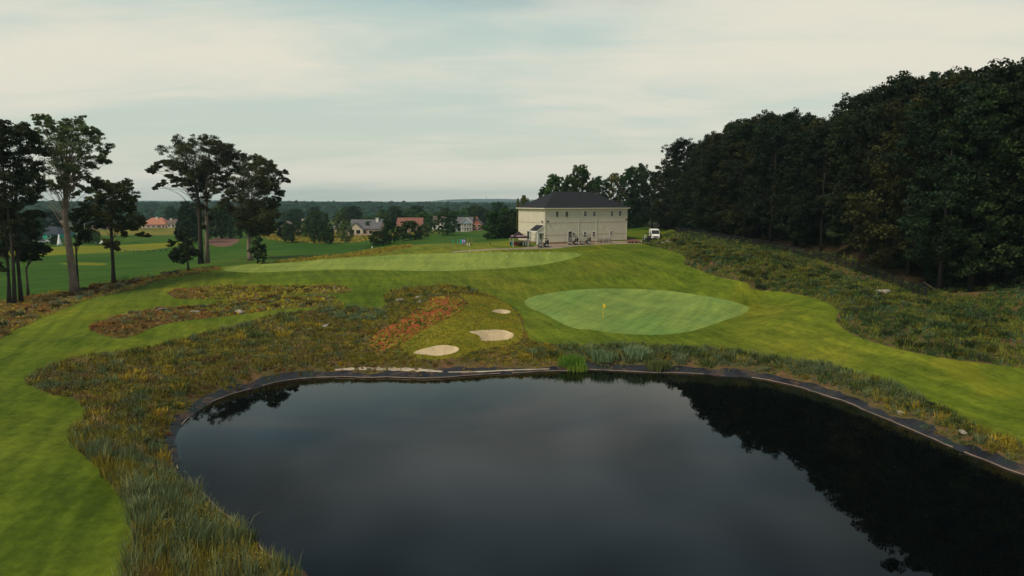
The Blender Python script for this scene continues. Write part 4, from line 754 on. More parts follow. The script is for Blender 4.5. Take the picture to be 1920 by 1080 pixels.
# --- trees behind the building, left to right
BP = {'g': proto(16, 5, .06, 62, (.060, .105, .020), per=44, ls=.36), 'd': proto(16, 5, .06, 62, (.032, .060, .016), per=44, ls=.36), 'o': proto(16, 4.4, .06, 50, (.10, .105, .025), per=34, ls=.36)}
for u, vt, wpx, Y, k, l_ in [(1040,326,52,205,'g','rounded green tree behind the left part of the dark roof'),(1020,350,34,212,'d','small dark tree behind the left hip of the dark roof'),(1068,326,40,200,'d','dark green tree behind the middle of the roof'),(1092,308,44,208,'g','tall bright topped tree with side tufts behind the roof ridge'),(1078,306,20,209,'o','thin leaning top left of the tall bright tree behind the roof'),(1120,330,46,205,'d','dark tree behind the right end of the roof ridge'),(1150,322,44,210,'o','thin crowned tree behind the right hip of the roof'),(1178,314,44,204,'d','dark tree right above the right corner of the building'),(1200,306,46,208,'d','dense tree right of the building, filling up to the wood'),
   (983,364,22,190,'o','narrow yellow green conifer beside the left end of the building'),(971,370,10,192,'o','spindly treetop left of the narrow conifer'),(962,392,34,195,'d','dark tree left of the building beyond the tent'),(946,388,34,198,'d','dark round tree between the tent and the lawn'),(928,394,44,188,'d','dark spreading tree on the lawn left of the tent'),(953,425,30,186,'d','low dark tree under its taller neighbours left of the tent')]:
    b = at_y(u, 400, Y); zb = hz(b[0], b[1])-.1; zt = at_y(u, vt, Y)[2]; H = zt-zb; wd = wpx/F*Y/2/5*(16/H)
    put('b'+k, BP[k], l_, (b[0], b[1], zb), H, wd, H0=16)
# --- valley trees by the houses
VP = {'d': proto(10, 3.6, .14, 46, (.034, .066, .016), per=40, ls=.33, sub=10), 'm': proto(10, 3.6, .16, 44, (.055, .10, .026), per=40, ls=.33, sub=10), 'l': proto(10, 3.3, .16, 40, (.09, .125, .034), per=32, ls=.3, sub=10)}
for u, vt, vb, wpx, k, l_ in [(541,418,452,28,'m','small tree standing alone in front of the golden mound'),(597,394,446,38,'m','large round green tree behind the dense dark one by the meadow'),(600,412,457,34,'d','dense dark oval tree at the edge of the golden meadow'),(617,424,460,20,'m','narrow tree close right of the dense dark oval tree'),(638,396,440,26,'l','light green tree behind the chimney of the grey roofed house'),(649,414,455,30,'l','light green tree in front of the left end of the grey roofed house'),(692,414,441,24,'m','small tree standing against the wall of the grey roofed house'),(716,396,436,30,'m','round green tree at the right gable of the grey roofed house'),(746,391,430,30,'d','dark round tree between the two big houses'),(712,432,468,38,'d','low spreading dark tree on the near lawn'),(733,412,464,30,'d','dark upright tree on the near lawn left of the wide one'),(769,413,461,42,'d','wide dark tree on the near lawn before the red roof'),(796,420,454,30,'l','lighter loose tree joined to the wide dark tree'),(797,397,436,34,'m','round green tree right of the red roofed house'),(820,395,410,14,'m','small round treetop left of the cream house'),(840,394,449,40,'m','loose feathery tree in front of the blue grey house'),(868,393,425,30,'m','green tree behind the blue grey house'),(890,384,424,34,'d','dark tree behind the brick gable house'),(560,414,445,30,'d','dark low tree left of the large round tree'),(530,414,446,34,'d','dark tree right behind the broad forked tree'),(580,408,446,26,'m','green tree left of the large round tree'),
   (405,388,450,34,'d','dark tree on the left side of the mulch bed'),(424,372,449,40,'d','tall dark tree in the middle of the mulch bed'),(441,392,450,28,'d','dark tree on the right side of the mulch bed'),(357,376,458,44,'d','brownish dark tree behind the twin trunks'),(342,410,452,24,'d','low dark tree left behind the twin trunks'),(168,434,452,26,'d','round dark bush beside the small range houses'),(180,432,455,16,'m','rounded green bush right of the dark range bush'),(105,440,456,18,'d','dark clipped bush left of the white fountain'),(20,400,455,60,'d','dark tree beyond the range at the left picture edge'),(60,405,452,50,'d','dark tree beside the dark roofed pavilion'),(95,395,440,44,'d','dark tree behind the dark roofed pavilion'),(935,378,402,30,'m','tree far behind the lawn near the building'),(905,388,412,26,'m','green tree behind the brick gable house on its right'),(770,392,410,26,'m','green tree behind the red roof'),(690,404,418,26,'m','treetop behind the ridge of the grey roofed house')]:
    z0 = 3.2 if u > 500 else 2.0
    b = at_z(u, vb, z0) if vb > 420 else at_y(u, vb, 420); zb = hz(b[0], b[1])-.1; zt = at_y(u, vt, b[1])[2]; H = max(3, zt-zb); wd = wpx/F*b[1]/2/3.5*(10/H)
    put('v'+k, VP[k], l_, (b[0], b[1], zb), H, wd, H0=10)
for i in range(46):
    u = random.uniform(250, 960); Y = random.uniform(400, 560); b = at_y(u, 400, Y); zb = hz(b[0], b[1])-.1
    put('v'+random.choice('ddmm'), None, 'round tree in the loose belt between the houses and the far woods', (b[0], b[1], zb), random.uniform(9, 15), random.uniform(1.0, 1.5), 'trees between the houses and the far woods', H0=10)
# --- bare pinkish tree in the wood
def bare_tree(u, v, Y, H, label, mat, sp=.5):
    b = at_y(u, v, Y); zb = hz(b[0], b[1]); mb = MB()
    def br(p, d_, l_, r_, n_):
        q = p+d_*l_; mb.tube([p, p.lerp(q, .5)+Vector((random.gauss(0, .04)*l_, random.gauss(0, .04)*l_, 0)), q], [r_, r_*.8, r_*.55], 5, cap=False)
        if n_ > 0:
            for _ in range(3 if n_ > 1 else 4):
                e_ = (d_+Vector((random.gauss(0, sp), random.gauss(0, sp), random.gauss(.05, .25)))).normalized(); br(q, e_, l_*random.uniform(.6, .85), r_*.6, n_-1)
    br(Vector((0, 0, 0)), Vector((0, 0, 1)), H*.34, H*.012, 5); o_ = mb.build('bare_tree', mat); o_.location = (b[0], b[1], zb); return tag(o_, label, 'dead tree')
M['pinkbark'] = simple('dead_wood', (.10, .055, .042), .9)
p_ = wl_at(36, 1.9); u0_, _ = proj((p_[0], p_[1], 15))
bt_ = wl_at(32, 1.6); bare_tree(1412, 400, bt_[1], 14.5, 'bare pinkish dead treetop standing among the crowns of the dark wood', M['pinkbark'], .34)
bare_tree(1155, 400, 203, 14.5, 'bare grey treetop behind the right hip of the roof', M['bark'], .4)
lp = at_z(1745, 545, 7.0); mb = MB(); mb.tube([(-1.1, 0, 1.45), (0, 0, .8), (1.3, .3, -.1)], [.07, .08, .09], 7); o_ = mb.build('leaning_log', M['palebark']); o_.location = (lp[0], lp[1], hz(lp[0], lp[1])); tag(o_, 'pale bare log leaning against the foot of the wood', 'log')
# --- far woods: one mass of crowns nobody could count
def ico(sub):
    bm = bmesh.new(); bmesh.ops.create_icosphere(bm, subdivisions=sub, radius=1); v = np.array([tuple(q.co) for q in bm.verts]); f = np.array([[q.index for q in fc.verts] for fc in bm.faces]); bm.free(); return v, f
def blobs(name, pts_, rad_, tint, sub=2, label=None, kindv='stuff', mat='crown_far'):
    iv, jf = ico(sub); n_ = len(pts_); V = iv[None]*rad_[:, None, None]*np.array([1, 1, .95]); 
    k = 1+.26*np.sin(V[..., 0]*1.7+pts_[:, None, 0])+.22*np.sin(V[..., 1]*1.9+pts_[:, None, 1]*3)*np.cos(V[..., 2]*2.3+pts_[:, None, 0]); V = V*k[..., None]*RNG.uniform(.9, 1.1, k.shape)[..., None]
    V += pts_[:, None]; Fc = jf[None]+(np.arange(n_)*len(iv))[:, None, None]; col = np.repeat(np.array(tint)[None]*RNG.uniform(.35, 1.75, (n_, 1))*np.stack([RNG.uniform(.7, 1.5, n_), np.ones(n_), np.ones(n_)], 1), len(iv), 0)
    o_ = mesh_np(name, V.reshape(-1, 3), Fc.reshape(-1), 3, M[mat], col=col); tag(o_, label, kind=kindv); return o_
fp = []
for r0, r1, stp in ((600, 760, 9), (760, 1150, 13), (1150, 1500, 20)):
    r_ = r0
    while r_ < r1:
        for a in np.arange(-46, 40, math.degrees(stp/r_)): aa = R(a+random.uniform(-.3, .3)); rr_ = r_+random.uniform(-stp, stp)*.5; fp.append((rr_*math.sin(aa), rr_*math.cos(aa)))
        r_ += stp*.95
fp = np.array(fp); th = fbm(fp[:, 0], fp[:, 1], 60, 3)
zt = np.interp(np.hypot(fp[:, 0], fp[:, 1]), [600, 700, 900, 1150, 1500], [8.5, 10.5, 15.5, 19.5, 21])+(th-.5)*6+RNG.uniform(-1.5, 1.5, len(fp))+np.where(fp[:, 0] < -250, 1.5, 0)-2.4
rad_ = RNG.uniform(4.2, 7.0, len(fp))*np.where(np.hypot(fp[:, 0], fp[:, 1]) > 760, 1.35, 1); pts_ = np.column_stack([fp, zt-rad_])
blobs('far_woods', pts_, rad_, (.009, .026, .014), 2, 'blue green mass of far woods along the horizon')
# scattered crowns between and behind the houses belong to the same far wood edge
# --- hills on the horizon
def ridge(name, Y, prof, dz):
    us = np.arange(-900, 2900, 12.0); zt_ = np.array([at_y(u, np.interp(u, [p[0] for p in prof], [p[1] for p in prof]), Y)[2] for u in us])+(fbm(us, us*0+Y, 60, 5, 4)-.5)*dz
    X = np.array([at_y(u, 380, Y)[0] for u in us]); V = []; 
    rows = [(Y-Y*.14, -1), (Y-Y*.07, .55), (Y, 1), (Y+Y*.1, .4), (Y+Y*.2, -1)]
    for yy, k in rows:
        for x_, z_ in zip(X, zt_): V.append((x_, yy+random.uniform(-20, 20), (z_ if k == 1 else z_*max(k, 0) if k > 0 else -5)))
    n_ = len(us); Fc = [(r_*n_+i, r_*n_+i+1, (r_+1)*n_+i+1, (r_+1)*n_+i) for r_ in range(len(rows)-1) for i in range(n_-1)]
    o_ = mesh_np(name, V, Fc, 4, M['hills'], smooth=True); tag(o_, kind='structure')
ridge('hills', 2600, [(-900,378),(0,378),(500,378.5),(900,379),(960,378),(2900,378)], 6)
ridge('hills', 5200, [(-900,378),(300,376.5),(420,375.5),(520,376.5),(760,378),(805,377),(835,374.5),(870,373.2),(940,372.8),(1000,374.5),(1100,377),(2900,377)], 8)

# ------------------------------------------------------------------ two storey building
AX = at_z(1021, 458, 9.45); AX = np.array([AX[0], AX[1], 9.45]); ROT = R(27.6)
bld = empty('clubhouse', 'large two storey cream building with dark hipped roof beyond the putting green', 'building', tuple(AX), ROT)
ex = np.array([math.cos(ROT), math.sin(ROT), 0]); ey = np.array([-math.sin(ROT), math.cos(ROT), 0])
def s_of(u, ax, z=3.5):     # distance along a wall (from the near corner) that shows at picture column u
    t = np.linspace(0, 40, 4001); P_ = AX+np.outer(t, ax)+[0, 0, z]; uu, _ = proj(P_); return float(t[np.argmin(abs(uu-u))])
def z_of(s_, ax, v):
    z = np.linspace(-2, 14, 3201); P_ = AX+ax*s_+np.outer(z, [0, 0, 1]); _, vv = proj(P_); return float(z[np.argmin(abs(vv-v))])
BW = s_of(1175.5, ex); BD = s_of(972.5, ey); EH = z_of(0, ex, 391.5)
zb0 = -.2; 
def wall_panels():
    mb = MB(); t_ = .25
    mb.box2((0, 0, .42), (BW, t_, EH)); mb.box2((0, BD-t_, .42), (BW, BD, EH)); mb.box2((0, t_, .42), (t_, BD-t_, EH)); mb.box2((BW-t_, t_, .42), (BW, BD-t_, EH)); return mb
mb = MB(); mb.box2((.03, .03, -1.6), (BW-.03, BD-.03, .42)); mb.build('foundation', M['found'], bld)
wall = wall_panels().build('wall', M['siding'], bld)
mb = MB()
x_ = .2
while x_ < BW-.1: mb.box2((x_, -.022, .43), (x_+.05, .0, EH-.02)); x_ += .41
y_ = .3
while y_ < BD-.1: mb.box2((-.022, y_, .43), (0, y_+.05, EH-.02)); y_ += .41
mb.build('batten', M['siding'], wall)
mb = MB()   # darker flashing between the storeys
zs_ = z_of(0, ex, 418.6)
for zz_ in (zs_, 2.0):
    mb.box2((-.035, -.035, zz_), (BW+.035, -.023, zz_+.07)); mb.box2((-.035, -.023, zz_), (-.023, BD, zz_+.07))
M['seam'] = simple('siding_joint', (.34, .29, .20), .8); mb.build('trim_band', M['seam'], wall)
mb = MB()
for (a, b) in (((-.05, -.05), (.05, .05)), ((BW-.05, -.05), (BW+.05, .05)), ((-.05, BD-.05), (.05, BD+.05))): mb.box2((a[0], a[1], .4), (b[0], b[1], EH-.01))
mb.build('corner_board', M['cream'], wall)
ov = .45; rz_ = EH; rh = z_of(BD*.5, ey, 361)-EH; rh = 3.9
def hip(mb, x0, y0, x1, y1, z, h, run):
    ym = (y0+y1)/2; v = [(x0, y0, z), (x1, y0, z), (x1, y1, z), (x0, y1, z), (x0+run, ym, z+h), (x1-run, ym, z+h)]
    b_ = [(p[0], p[1], z-.06) for p in v[:4]]
    mb.add(v+b_, [(0, 1, 5, 4), (1, 2, 5), (2, 3, 4, 5), (3, 0, 4), (6, 7, 1, 0), (7, 8, 2, 1), (8, 9, 3, 2), (9, 6, 0, 3), (9, 8, 7, 6)]); return mb
roof = hip(MB(), -ov, -ov, BW+ov, BD+ov, EH+.16, rh, BD/2+ov).build('roof', M['shingle'], bld)
mb = MB(); q = ov
mb.box2((-q-.04, -q-.12, EH-.02), (BW+q+.04, -q+.02, EH+.17)); mb.box2((-q-.12, -q+.02, EH-.02), (-q+.02, BD+q+.04, EH+.17)); mb.box2((BW+q-.02, -q+.02, EH-.02), (BW+q+.12, BD+q+.04, EH+.17)); mb.box2((-q+.02, BD+q-.1, EH-.02), (BW+q-.02, BD+q+.04, EH+.10))
mb.build('gutter', M['cream'], roof)
mb = MB(); mb.box2((-q+.02, -q+.02, EH+.01), (BW+q-.02, BD+q-.1, EH+.05)); mb.build('soffit', M['cream'], roof)
def on_front(s_): return (s_, 0)
def downpipe(s_, side='f'):
    mb = MB(); 
    if side == 'f': pts_ = [(s_, -q-.05, EH), (s_, -q-.03, EH-.18), (s_, -.10, EH-.62), (s_, -.10, .3), (s_, -.3, .12)]
    else: pts_ = [(-q-.05, s_, EH), (-q-.03, s_, EH-.18), (-.10, s_, EH-.62), (-.10, s_, .3)]
    mb.tube(pts_, .045, 6); return mb.build('downspout', M['cream'], bld)
for u in (1021.6, 1084.8, 1117.8, 1174.2): downpipe(max(.12, min(BW-.12, s_of(u, ex))))
def front_window(u, v0, v1, kind, wd=.78):
    s_ = s_of(u, ex); zt_ = z_of(s_, ex, v0); zb_ = z_of(s_, ex, v1); h_ = wd/2
    fr = MB(); t_ = .11
    fr.box2((s_-h_-t_, -.06, zb_-t_), (s_-h_, -.001, zt_+t_)); fr.box2((s_+h_, -.06, zb_-t_), (s_+h_+t_, -.001, zt_+t_)); fr.box2((s_-h_, -.06, zt_), (s_+h_, -.001, zt_+t_)); fr.box2((s_-h_, -.08, zb_-t_), (s_+h_, -.001, zb_))
    if kind == 'w': fr.box2((s_-h_, -.045, (zt_+zb_)/2-.03), (s_+h_, -.012, (zt_+zb_)/2+.03)); fr.box2((s_-.01, -.044, zb_), (s_+.01, -.013, (zt_+zb_)/2-.03)); fr.box2((s_-.01, -.044, (zt_+zb_)/2+.03), (s_+.01, -.013, zt_))
    f_ = fr.build('window' if kind == 'w' else 'louvre', M['white'] if kind == 'w' else M['cream'], bld)
    p_ = MB()
    if kind == 'w': p_.box2((s_-h_, -.012, zb_), (s_+h_, -.002, zt_)); p_.build('pane', M['wglass'], f_)
    else:
        z_ = zb_+.03
        while z_ < zt_-.04: p_.add([(s_-h_, -.03, z_), (s_+h_, -.03, z_), (s_+h_, -.004, z_+.07), (s_-h_, -.004, z_+.07), (s_-h_, -.002, z_), (s_+h_, -.002, z_)], [(0, 1, 2, 3), (4, 5, 1, 0)]); z_ += .08
        p_.build('slats', M['brownm'], f_)
M['wglass'] = simple('dim_window', (.022, .013, .011), .7, .3, 1.5, spec=.1); M['brownm'] = simple('brown_metal', (.07, .045, .035), .6)
for u in (1044.3, 1062.3): front_window(u, 396.8, 406.6, 'l', .72)
for u, v0, v1 in ((1096.9, 396.6, 405.4), (1113.8, 396.6, 405.2), (1146.6, 396.2, 404.8), (1162.2, 396, 404.6), (1096.9, 435.2, 444.2), (1113.4, 434.8, 443.2), (1146.2, 433.6, 441.8)): front_window(u, v0, v1, 'w', .72)
def door(s_, wd, h_, side, label=None, dark='brownm', z0=.25):
    fr = MB(); a = wd/2; t_ = .14
    bx = (lambda x0, d0, z0_, x1, d1, z1: fr.box2((x0, -d1, z0_), (x1, -d0, z1))) if side == 'f' else (lambda x0, d0, z0_, x1, d1, z1: fr.box2((-d1, x0, z0_), (-d0, x1, z1)))
    bx(s_-a-t_, .0, z0, s_-a, .05, z0+h_+t_); bx(s_+a, .0, z0, s_+a+t_, .05, z0+h_+t_); bx(s_-a, .0, z0+h_, s_+a, .05, z0+h_+t_)
    f_ = fr.build('door_frame', M['white'], bld); fr = MB(); fr.__class__
    g = MB()
    if side == 'f': g.box2((s_-a, -.03, z0), (s_+a, -.002, z0+h_))
    else: g.box2((-.03, s_-a, z0), (-.002, s_+a, z0+h_))
    d_ = g.build('door', M[dark], bld); k_ = MB()
    if side == 'f': k_.box((s_+a-.12, -.05, z0+1.05), (.06, .04, .14))
    else: k_.box((-.05, s_+a-.12, z0+1.05), (.04, .06, .14))
    k_.build('handle', M['steel'], d_); return d_
door(s_of(1069, ex), .95, 2.35, 'f', z0=.45)
door(s_of(1014.5, ey), 1.0, 2.2, 'l', z0=.30); door(s_of(992.5, ey), 2.1, 2.5, 'l', dark='black', z0=.25)
mb = MB(); s_ = s_of(1075.3, ex); mb.box((s_, -.12, z_of(s_, ex, 438.6)), (.34, .2, .42), taper=.7); mb.build('wall_lamp', M['dark'], bld)
def flood(side, s_, z_):
    mb = MB()
    for sg in (-1, 1):
        if side == 'f': mb.tube([(s_, -.02, z_), (s_+sg*.12, -.2, z_+.2)], .05, 6); mb.box((s_+sg*.14, -.28, z_+.3), (.22, .2, .2))
        else: mb.tube([(-.02, s_, z_), (-.2, s_+sg*.12, z_+.2)], .05, 6); mb.box((-.28, s_+sg*.14, z_+.3), (.2, .22, .2))
    mb.build('floodlight', M['dark'], bld)
flood('f', .75, zs_+.15); flood('l', .8, zs_+.15); flood('f', BW-.35, z_of(BW, ex, 413))
mb = MB(); s_ = s_of(978.5, ey); mb.box((-.06, s_, z_of(s_, ey, 428.5)), (.12, .3, .3)); mb.build('vent_cap', M['white'], bld)
# porch with a lean-to roof against the short wall
pt = s_of(1006, ey)+.1; pd = 1.95; pz0 = 3.05; pz1 = 4.35
mb = MB(); th = .14
mb.add([(-pd, .15, pz0), (-pd, pt, pz0), (-.03, pt, pz1), (-.03, .15, pz1), (-pd, .15, pz0-th), (-pd, pt, pz0-th), (-.03, pt, pz1-th), (-.03, .15, pz1-th)], [(0, 1, 2, 3), (4, 5, 6, 7), (0, 4, 5, 1), (1, 5, 6, 2), (2, 6, 7, 3), (3, 7, 4, 0)])
pr = mb.build('porch_roof', M['shingle'], bld)
mb = MB(); mb.add([(-pd, .1, pz0-.2), (-.03, .1, pz1-.2), (-.03, .1, pz1+.03), (-pd, .1, pz0+.03), (-pd, .148, pz0-.2), (-.03, .148, pz1-.2), (-.03, .148, pz1+.03), (-pd, .148, pz0+.03)], [(0, 1, 2, 3), (7, 6, 5, 4), (0, 4, 5, 1), (3, 2, 6, 7), (0, 3, 7, 4), (1, 5, 6, 2)]); mb.box2((-pd-.06, .1, pz0-.2), (-pd-.002, pt, pz0+.02)); mb.build('fascia', M['white'], pr)
mb = MB(); mb.prism([(-pd+.2, pz0-.25), (-.04, pz0-.25), (-.04, pz1-.28)], 'y', .2, .3); mb.build('gable_panel', M['siding'], pr)
mb = MB(); mb.box2((-pd+.05, .2, 2.55), (-.03, .34, 2.8)); mb.build('beam', M['white'], pr)
for yy in (.25, pt-.2):
    mb = MB(); mb.box2((-pd+.08, yy-.13, -.2), (-pd+.34, yy+.13, pz0-.14)); mb.box2((-pd+.03, yy-.18, -.2), (-pd+.39, yy+.18, .15)); mb.build('porch_post', M['white'], bld)
mb = MB(); mb.box2((-pd, .1, -.9), (-.03, pt, .06)); mb.build('porch_floor', M['gravel'], bld)
# handrail and steps at the double doors
s_ = s_of(992.5, ey); mb = MB()
for k in range(3): mb.box2((-.5-.35*(k+1), s_-1.2, -.9), (-.5-.35*k, s_+1.2, .18-.17*k))
mb.box2((-.5, s_-1.2, -.9), (-.03, s_+1.2, .25)); mb.build('steps', M['gravel'], bld)
mb = MB(); yy = s_+1.25; mb.tube([(-.2, yy, .2), (-.2, yy, 1.25), (-1.9, yy, .55), (-1.9, yy, -.4)], .035, 6); mb.build('handrail', M['dark'], bld)

def wp(u, v, z=None):
    """world point on the ground by the building"""
    p = at_z(u, v, z) if z and False else ph(u, v); return (float(p[0]), float(p[1]), hz(p[0], p[1]))
# shelf rack between the porch posts
mb = MB(); p = AX+ex*(-1.0)+ey*(pt*.55)
for dz in (.35, .8, 1.25): mb.box((0, 0, dz), (.45, 1.2, .04))
for a, b in ((-.2, -.57), (.2, -.57), (-.2, .57), (.2, .57)): mb.box((a, b, .65), (.04, .04, 1.3))
o_ = mb.build('storage_rack', M['steel']); o_.location = (p[0], p[1], AX[2]+.08); o_.rotation_euler = (0, 0, ROT); tag(o_, 'open metal rack standing under the porch', 'rack')

# ------------------------------------------------------------------ canopy tent and golf bags
tp = wp(973, 461.5, 9.2); TS = 1.75; tz = 2.15
tent = empty('canopy_tent', 'dark maroon pop up canopy with pale lettering left of the building', 'tent', tp, R(12))
mb = MB(); e_ = 6; vs = []; 
for j in range(e_+1):
    k = 1-j/e_; z = tz+1.15*(j/e_)**1.35
    for (a, b) in ((-1, -1), (1, -1), (1, 1), (-1, 1)): vs.append((a*TS*k, b*TS*k, z))
fs = [(j*4+i, j*4+(i+1) % 4, (j+1)*4+(i+1) % 4, (j+1)*4+i) for j in range(e_) for i in range(4)]; mb.add(vs, fs)
for (a, b), (c_, d_) in (((-1, -1), (1, -1)), ((1, -1), (1, 1)), ((1, 1), (-1, 1)), ((-1, 1), (-1, -1))):
    mb.add([(a*TS, b*TS, tz), (c_*TS, d_*TS, tz), (c_*TS, d_*TS, tz-.28), (a*TS, b*TS, tz-.28)], [(0, 1, 2, 3)])
cn = mb.build('canopy', M['tentcloth'], tent)
M['logo'] = simple('pale_pink_print', (.55, .36, .38), .8)
mb = MB()   # two worn pale prints on the front slope, strokes only, not readable in the photograph
for cx_, cy_, rot_ in ((0, -1, 0), (-1, 0, 1), (1, 0, 1)):
    for k in range(7):
        x0 = -.95+k*.29; w_ = .2; z0_ = tz+.10; z1 = tz+.27+.05*(k % 3); f0 = TS-(.10)*1.25-.004; f1 = TS-(z1-tz)*1.3+.05
        P4 = [(x0, -f0-.03, z0_), (x0+w_, -f0-.03, z0_), (x0+w_*.9, -f1-.03, z1), (x0+.03, -f1-.03, z1)]
        if rot_: P4 = [(cx_*-y_ , x_, z_) for x_, y_, z_ in P4]
        mb.add(P4, [(0, 1, 2, 3)])
mb.build('logo', M['logo'], cn)
for a in (-1, 1):
    for b in (-1, 1):
        mb = MB(); mb.box((a*(TS-.05), b*(TS-.05), tz/2-.05), (.07, .07, tz+.05)); mb.build('leg', M['white'], tent)
def golf_bag(p, cmat, label, lean=.2, rz=0):
    root = empty('golf_bag', label, 'golf bag', p, rz, 'golf bags under the canopy')
    mb = MB(); t_ = Vector((0, lean, 1)).normalized(); mb.tube([Vector((0, 0, 0)), t_*.1, t_*.75, t_*.85], [.14, .15, .14, .16], 10); mb.box(t_*.42+Vector((0, -.15, 0)), (.2, .12, .42)); mb.build('bag_body', M[cmat], root)
    mb = MB()
    for k in range(6):
        o = Vector((math.cos(k)*.08, math.sin(k)*.08, 0)); mb.tube([t_*.8+o, t_*1.12+o*1.5], .012, 4); mb.box(t_*1.15+o*1.5, (.07, .05, .05))
    mb.build('club', M['steel'], root)
    mb = MB(); mb.tube([(.0, lean*.6, .65), (.22, lean*.8+.35, 0)], .015, 4); mb.tube([(.0, lean*.6, .65), (-.22, lean*.8+.35, 0)], .015, 4); mb.build('bag_stand', M['dark'], root)
bl = [('darkf', 'dark'), ('teal', 'teal'), ('greyf', 'grey'), ('red', 'dark red'), ('red', 'bright red'), ('darkf', 'black'), ('red', 'worn red'), ('greyf', 'pale grey'), ('darkf', 'navy'), ('darkf', 'plain black'), ('white', 'white'), ('tentcloth', 'maroon'), ('white', 'cream'), ('darkf', 'dusty black')]
for i, (m_, cn_) in enumerate(bl):
    u = 957.5+i*2.35; p = wp(u, 460.6-(i % 2)*.6, 9.2); nb_ = ['at the left end of the row', 'second from the left leg', 'in the left half of the row', 'left of the middle', 'beside the middle tent leg', 'just behind the middle leg', 'right of the middle tent leg', 'under the canopy centre', 'in the right half of the row', 'near the handrail', 'before the handrail', 'close to the right tent leg', 'beside the person in shorts', 'at the right end of the row'][i]
    golf_bag(p, m_, cn_+' golf bag standing on the grass, '+nb_, .15+.1*(i % 3), random.uniform(-.6, .6))

# ------------------------------------------------------------------ people
def skinbody(name, joints, edges, mat, root_i=0, sub=2):
    m = D.meshes.new(name); m.from_pydata([j[0] for j in joints], edges, []); o = D.objects.new(name, m); C.objects.link(o)
    sk_ = o.modifiers.new('skin', 'SKIN'); sk_.use_smooth_shade = True
    for i, j in enumerate(joints): m.skin_vertices[0].data[i].radius = j[1] if isinstance(j[1], tuple) else (j[1], j[1])
    m.skin_vertices[0].data[root_i].use_root = True
    o.modifiers.new('sub', 'SUBSURF').levels = sub; o.modifiers['sub'].render_levels = sub; m.materials.append(mat); return o
def person(label, p, rz, shirt='shirt', short='khaki', cap=None, pose='stand'):
    root = empty('person', label, 'person', p, rz)
    sw = .0 if pose == 'stand' else .14
    J = [((0, 0, .95), (.14, .10)), ((0, 0, 1.15), (.13, .095)), ((0, .01, 1.38), (.165, .10)), ((0, .02, 1.50), (.06, .06)), ((0, .0, 1.58), (.065, .075)), ((0, -.01, 1.68), (.085, .10)), ((0, -.01, 1.76), (.06, .07)),
      ((.18, .01, 1.42), .06), ((.25, .02-sw, 1.15), .045), ((.24, -.14-sw, .92), .033), ((.235, -.20-sw, .84), .038),
      ((-.18, .01, 1.42), .06), ((-.26, .03, 1.15), .045), ((-.24, -.10, .92), .033), ((-.235, -.16, .84), .038),
      ((.10, 0, .86), .095), ((.12, -.02-sw, .48), .062), ((.13, .02-sw, .10), .04), ((.14, -.16-sw, .05), (.045, .035)),
      ((-.10, 0, .86), .095), ((-.12, -.01+sw, .48), .062), ((-.13, .05+sw, .10), .04), ((-.14, -.12+sw, .05), (.045, .035))]
    E_ = [(0, 1), (1, 2), (2, 3), (3, 4), (4, 5), (5, 6), (2, 7), (7, 8), (8, 9), (9, 10), (2, 11), (11, 12), (12, 13), (13, 14), (0, 15), (15, 16), (16, 17), (17, 18), (0, 19), (19, 20), (20, 21), (21, 22)]
    for sgn, hnd, bi in ((1, (.235, -.20-sw, .84), 10), (-1, (-.235, -.16, .84), 14)):   # four fingers and a thumb
        for k in range(4):
            b = (hnd[0]+(k-1.5)*.001, hnd[1]+(k-1.5)*.02, hnd[2]-.04); t_ = (b[0]-sgn*.02, b[1]-.01, b[2]-.075+abs(k-1.4)*.008); J.append((t_, .009)); E_.append((bi, len(J)-1))
        J.append(((hnd[0]-sgn*.02, hnd[1]-.055, hnd[2]-.02), .010)); E_.append((bi, len(J)-1))
    body = skinbody('body', J, E_, M['skin']); body.parent = root
    grow = lambda i, g: (J[i][0], tuple(x+g for x in J[i][1]) if isinstance(J[i][1], tuple) else J[i][1]+g)
    sj = [grow(0, .022), grow(1, .022), grow(2, .022), (J[3][0], (.075, .075)), grow(7, .02), ((.22, .015-sw*.4, 1.26), .07), grow(11, .02), ((-.22, .02, 1.26), .07)]
    o = skinbody('shirt', sj, [(0, 1), (1, 2), (2, 3), (2, 4), (4, 5), (2, 6), (6, 7)], M[shirt]); o.parent = root
    sj = [((0, 0, 1.0), (.165, .125)), ((0, 0, .92), (.165, .125)), ((.10, 0, .82), .118), ((.12, -.02-sw*.9, .50), .095), ((-.10, 0, .82), .118), ((-.12, -.01+sw*.9, .50), .095)]
    o = skinbody('shorts', sj, [(0, 1), (1, 2), (2, 3), (1, 4), (4, 5)], M[short]); o.parent = root
    bm = bmesh.new(); bmesh.ops.create_uvsphere(bm, u_segments=16, v_segments=10, radius=.108)
    bmesh.ops.delete(bm, geom=[v for v in bm.verts if v.co.z < -.01 and v.co.y < .04], context='VERTS')
    for v in bm.verts: v.co.z *= 1.12; v.co += Vector((0, .005, 1.70))
    m = D.meshes.new('hair'); bm.to_mesh(m); bm.free(); m.materials.append(M[cap or 'hair']); o = D.objects.new('cap' if cap else 'hair', m); C.objects.link(o); o.parent = root
    mb = MB()
    for sgn in (-1, 1): mb.box((sgn*.035, -.105, 1.665), (.022, .012, .012))
    mb.box((0, -.118, 1.64), (.022, .03, .035)); mb.box((0, -.1, 1.60), (.05, .012, .010)); mb.build('face', M['hair'], body)
    for sgn in (-1, 1):
        y0 = -.10-sw if sgn > 0 else -.05+sw; mb = MB(); mb.box((sgn*.135, y0, .045), (.1, .28, .09)); mb.build('shoe', M['white'], root, bevel=.02)
    return root
person('person in a white shirt and khaki shorts standing beside the canopy', wp(993.8, 460.6, 9.25), R(200), pose='walk')

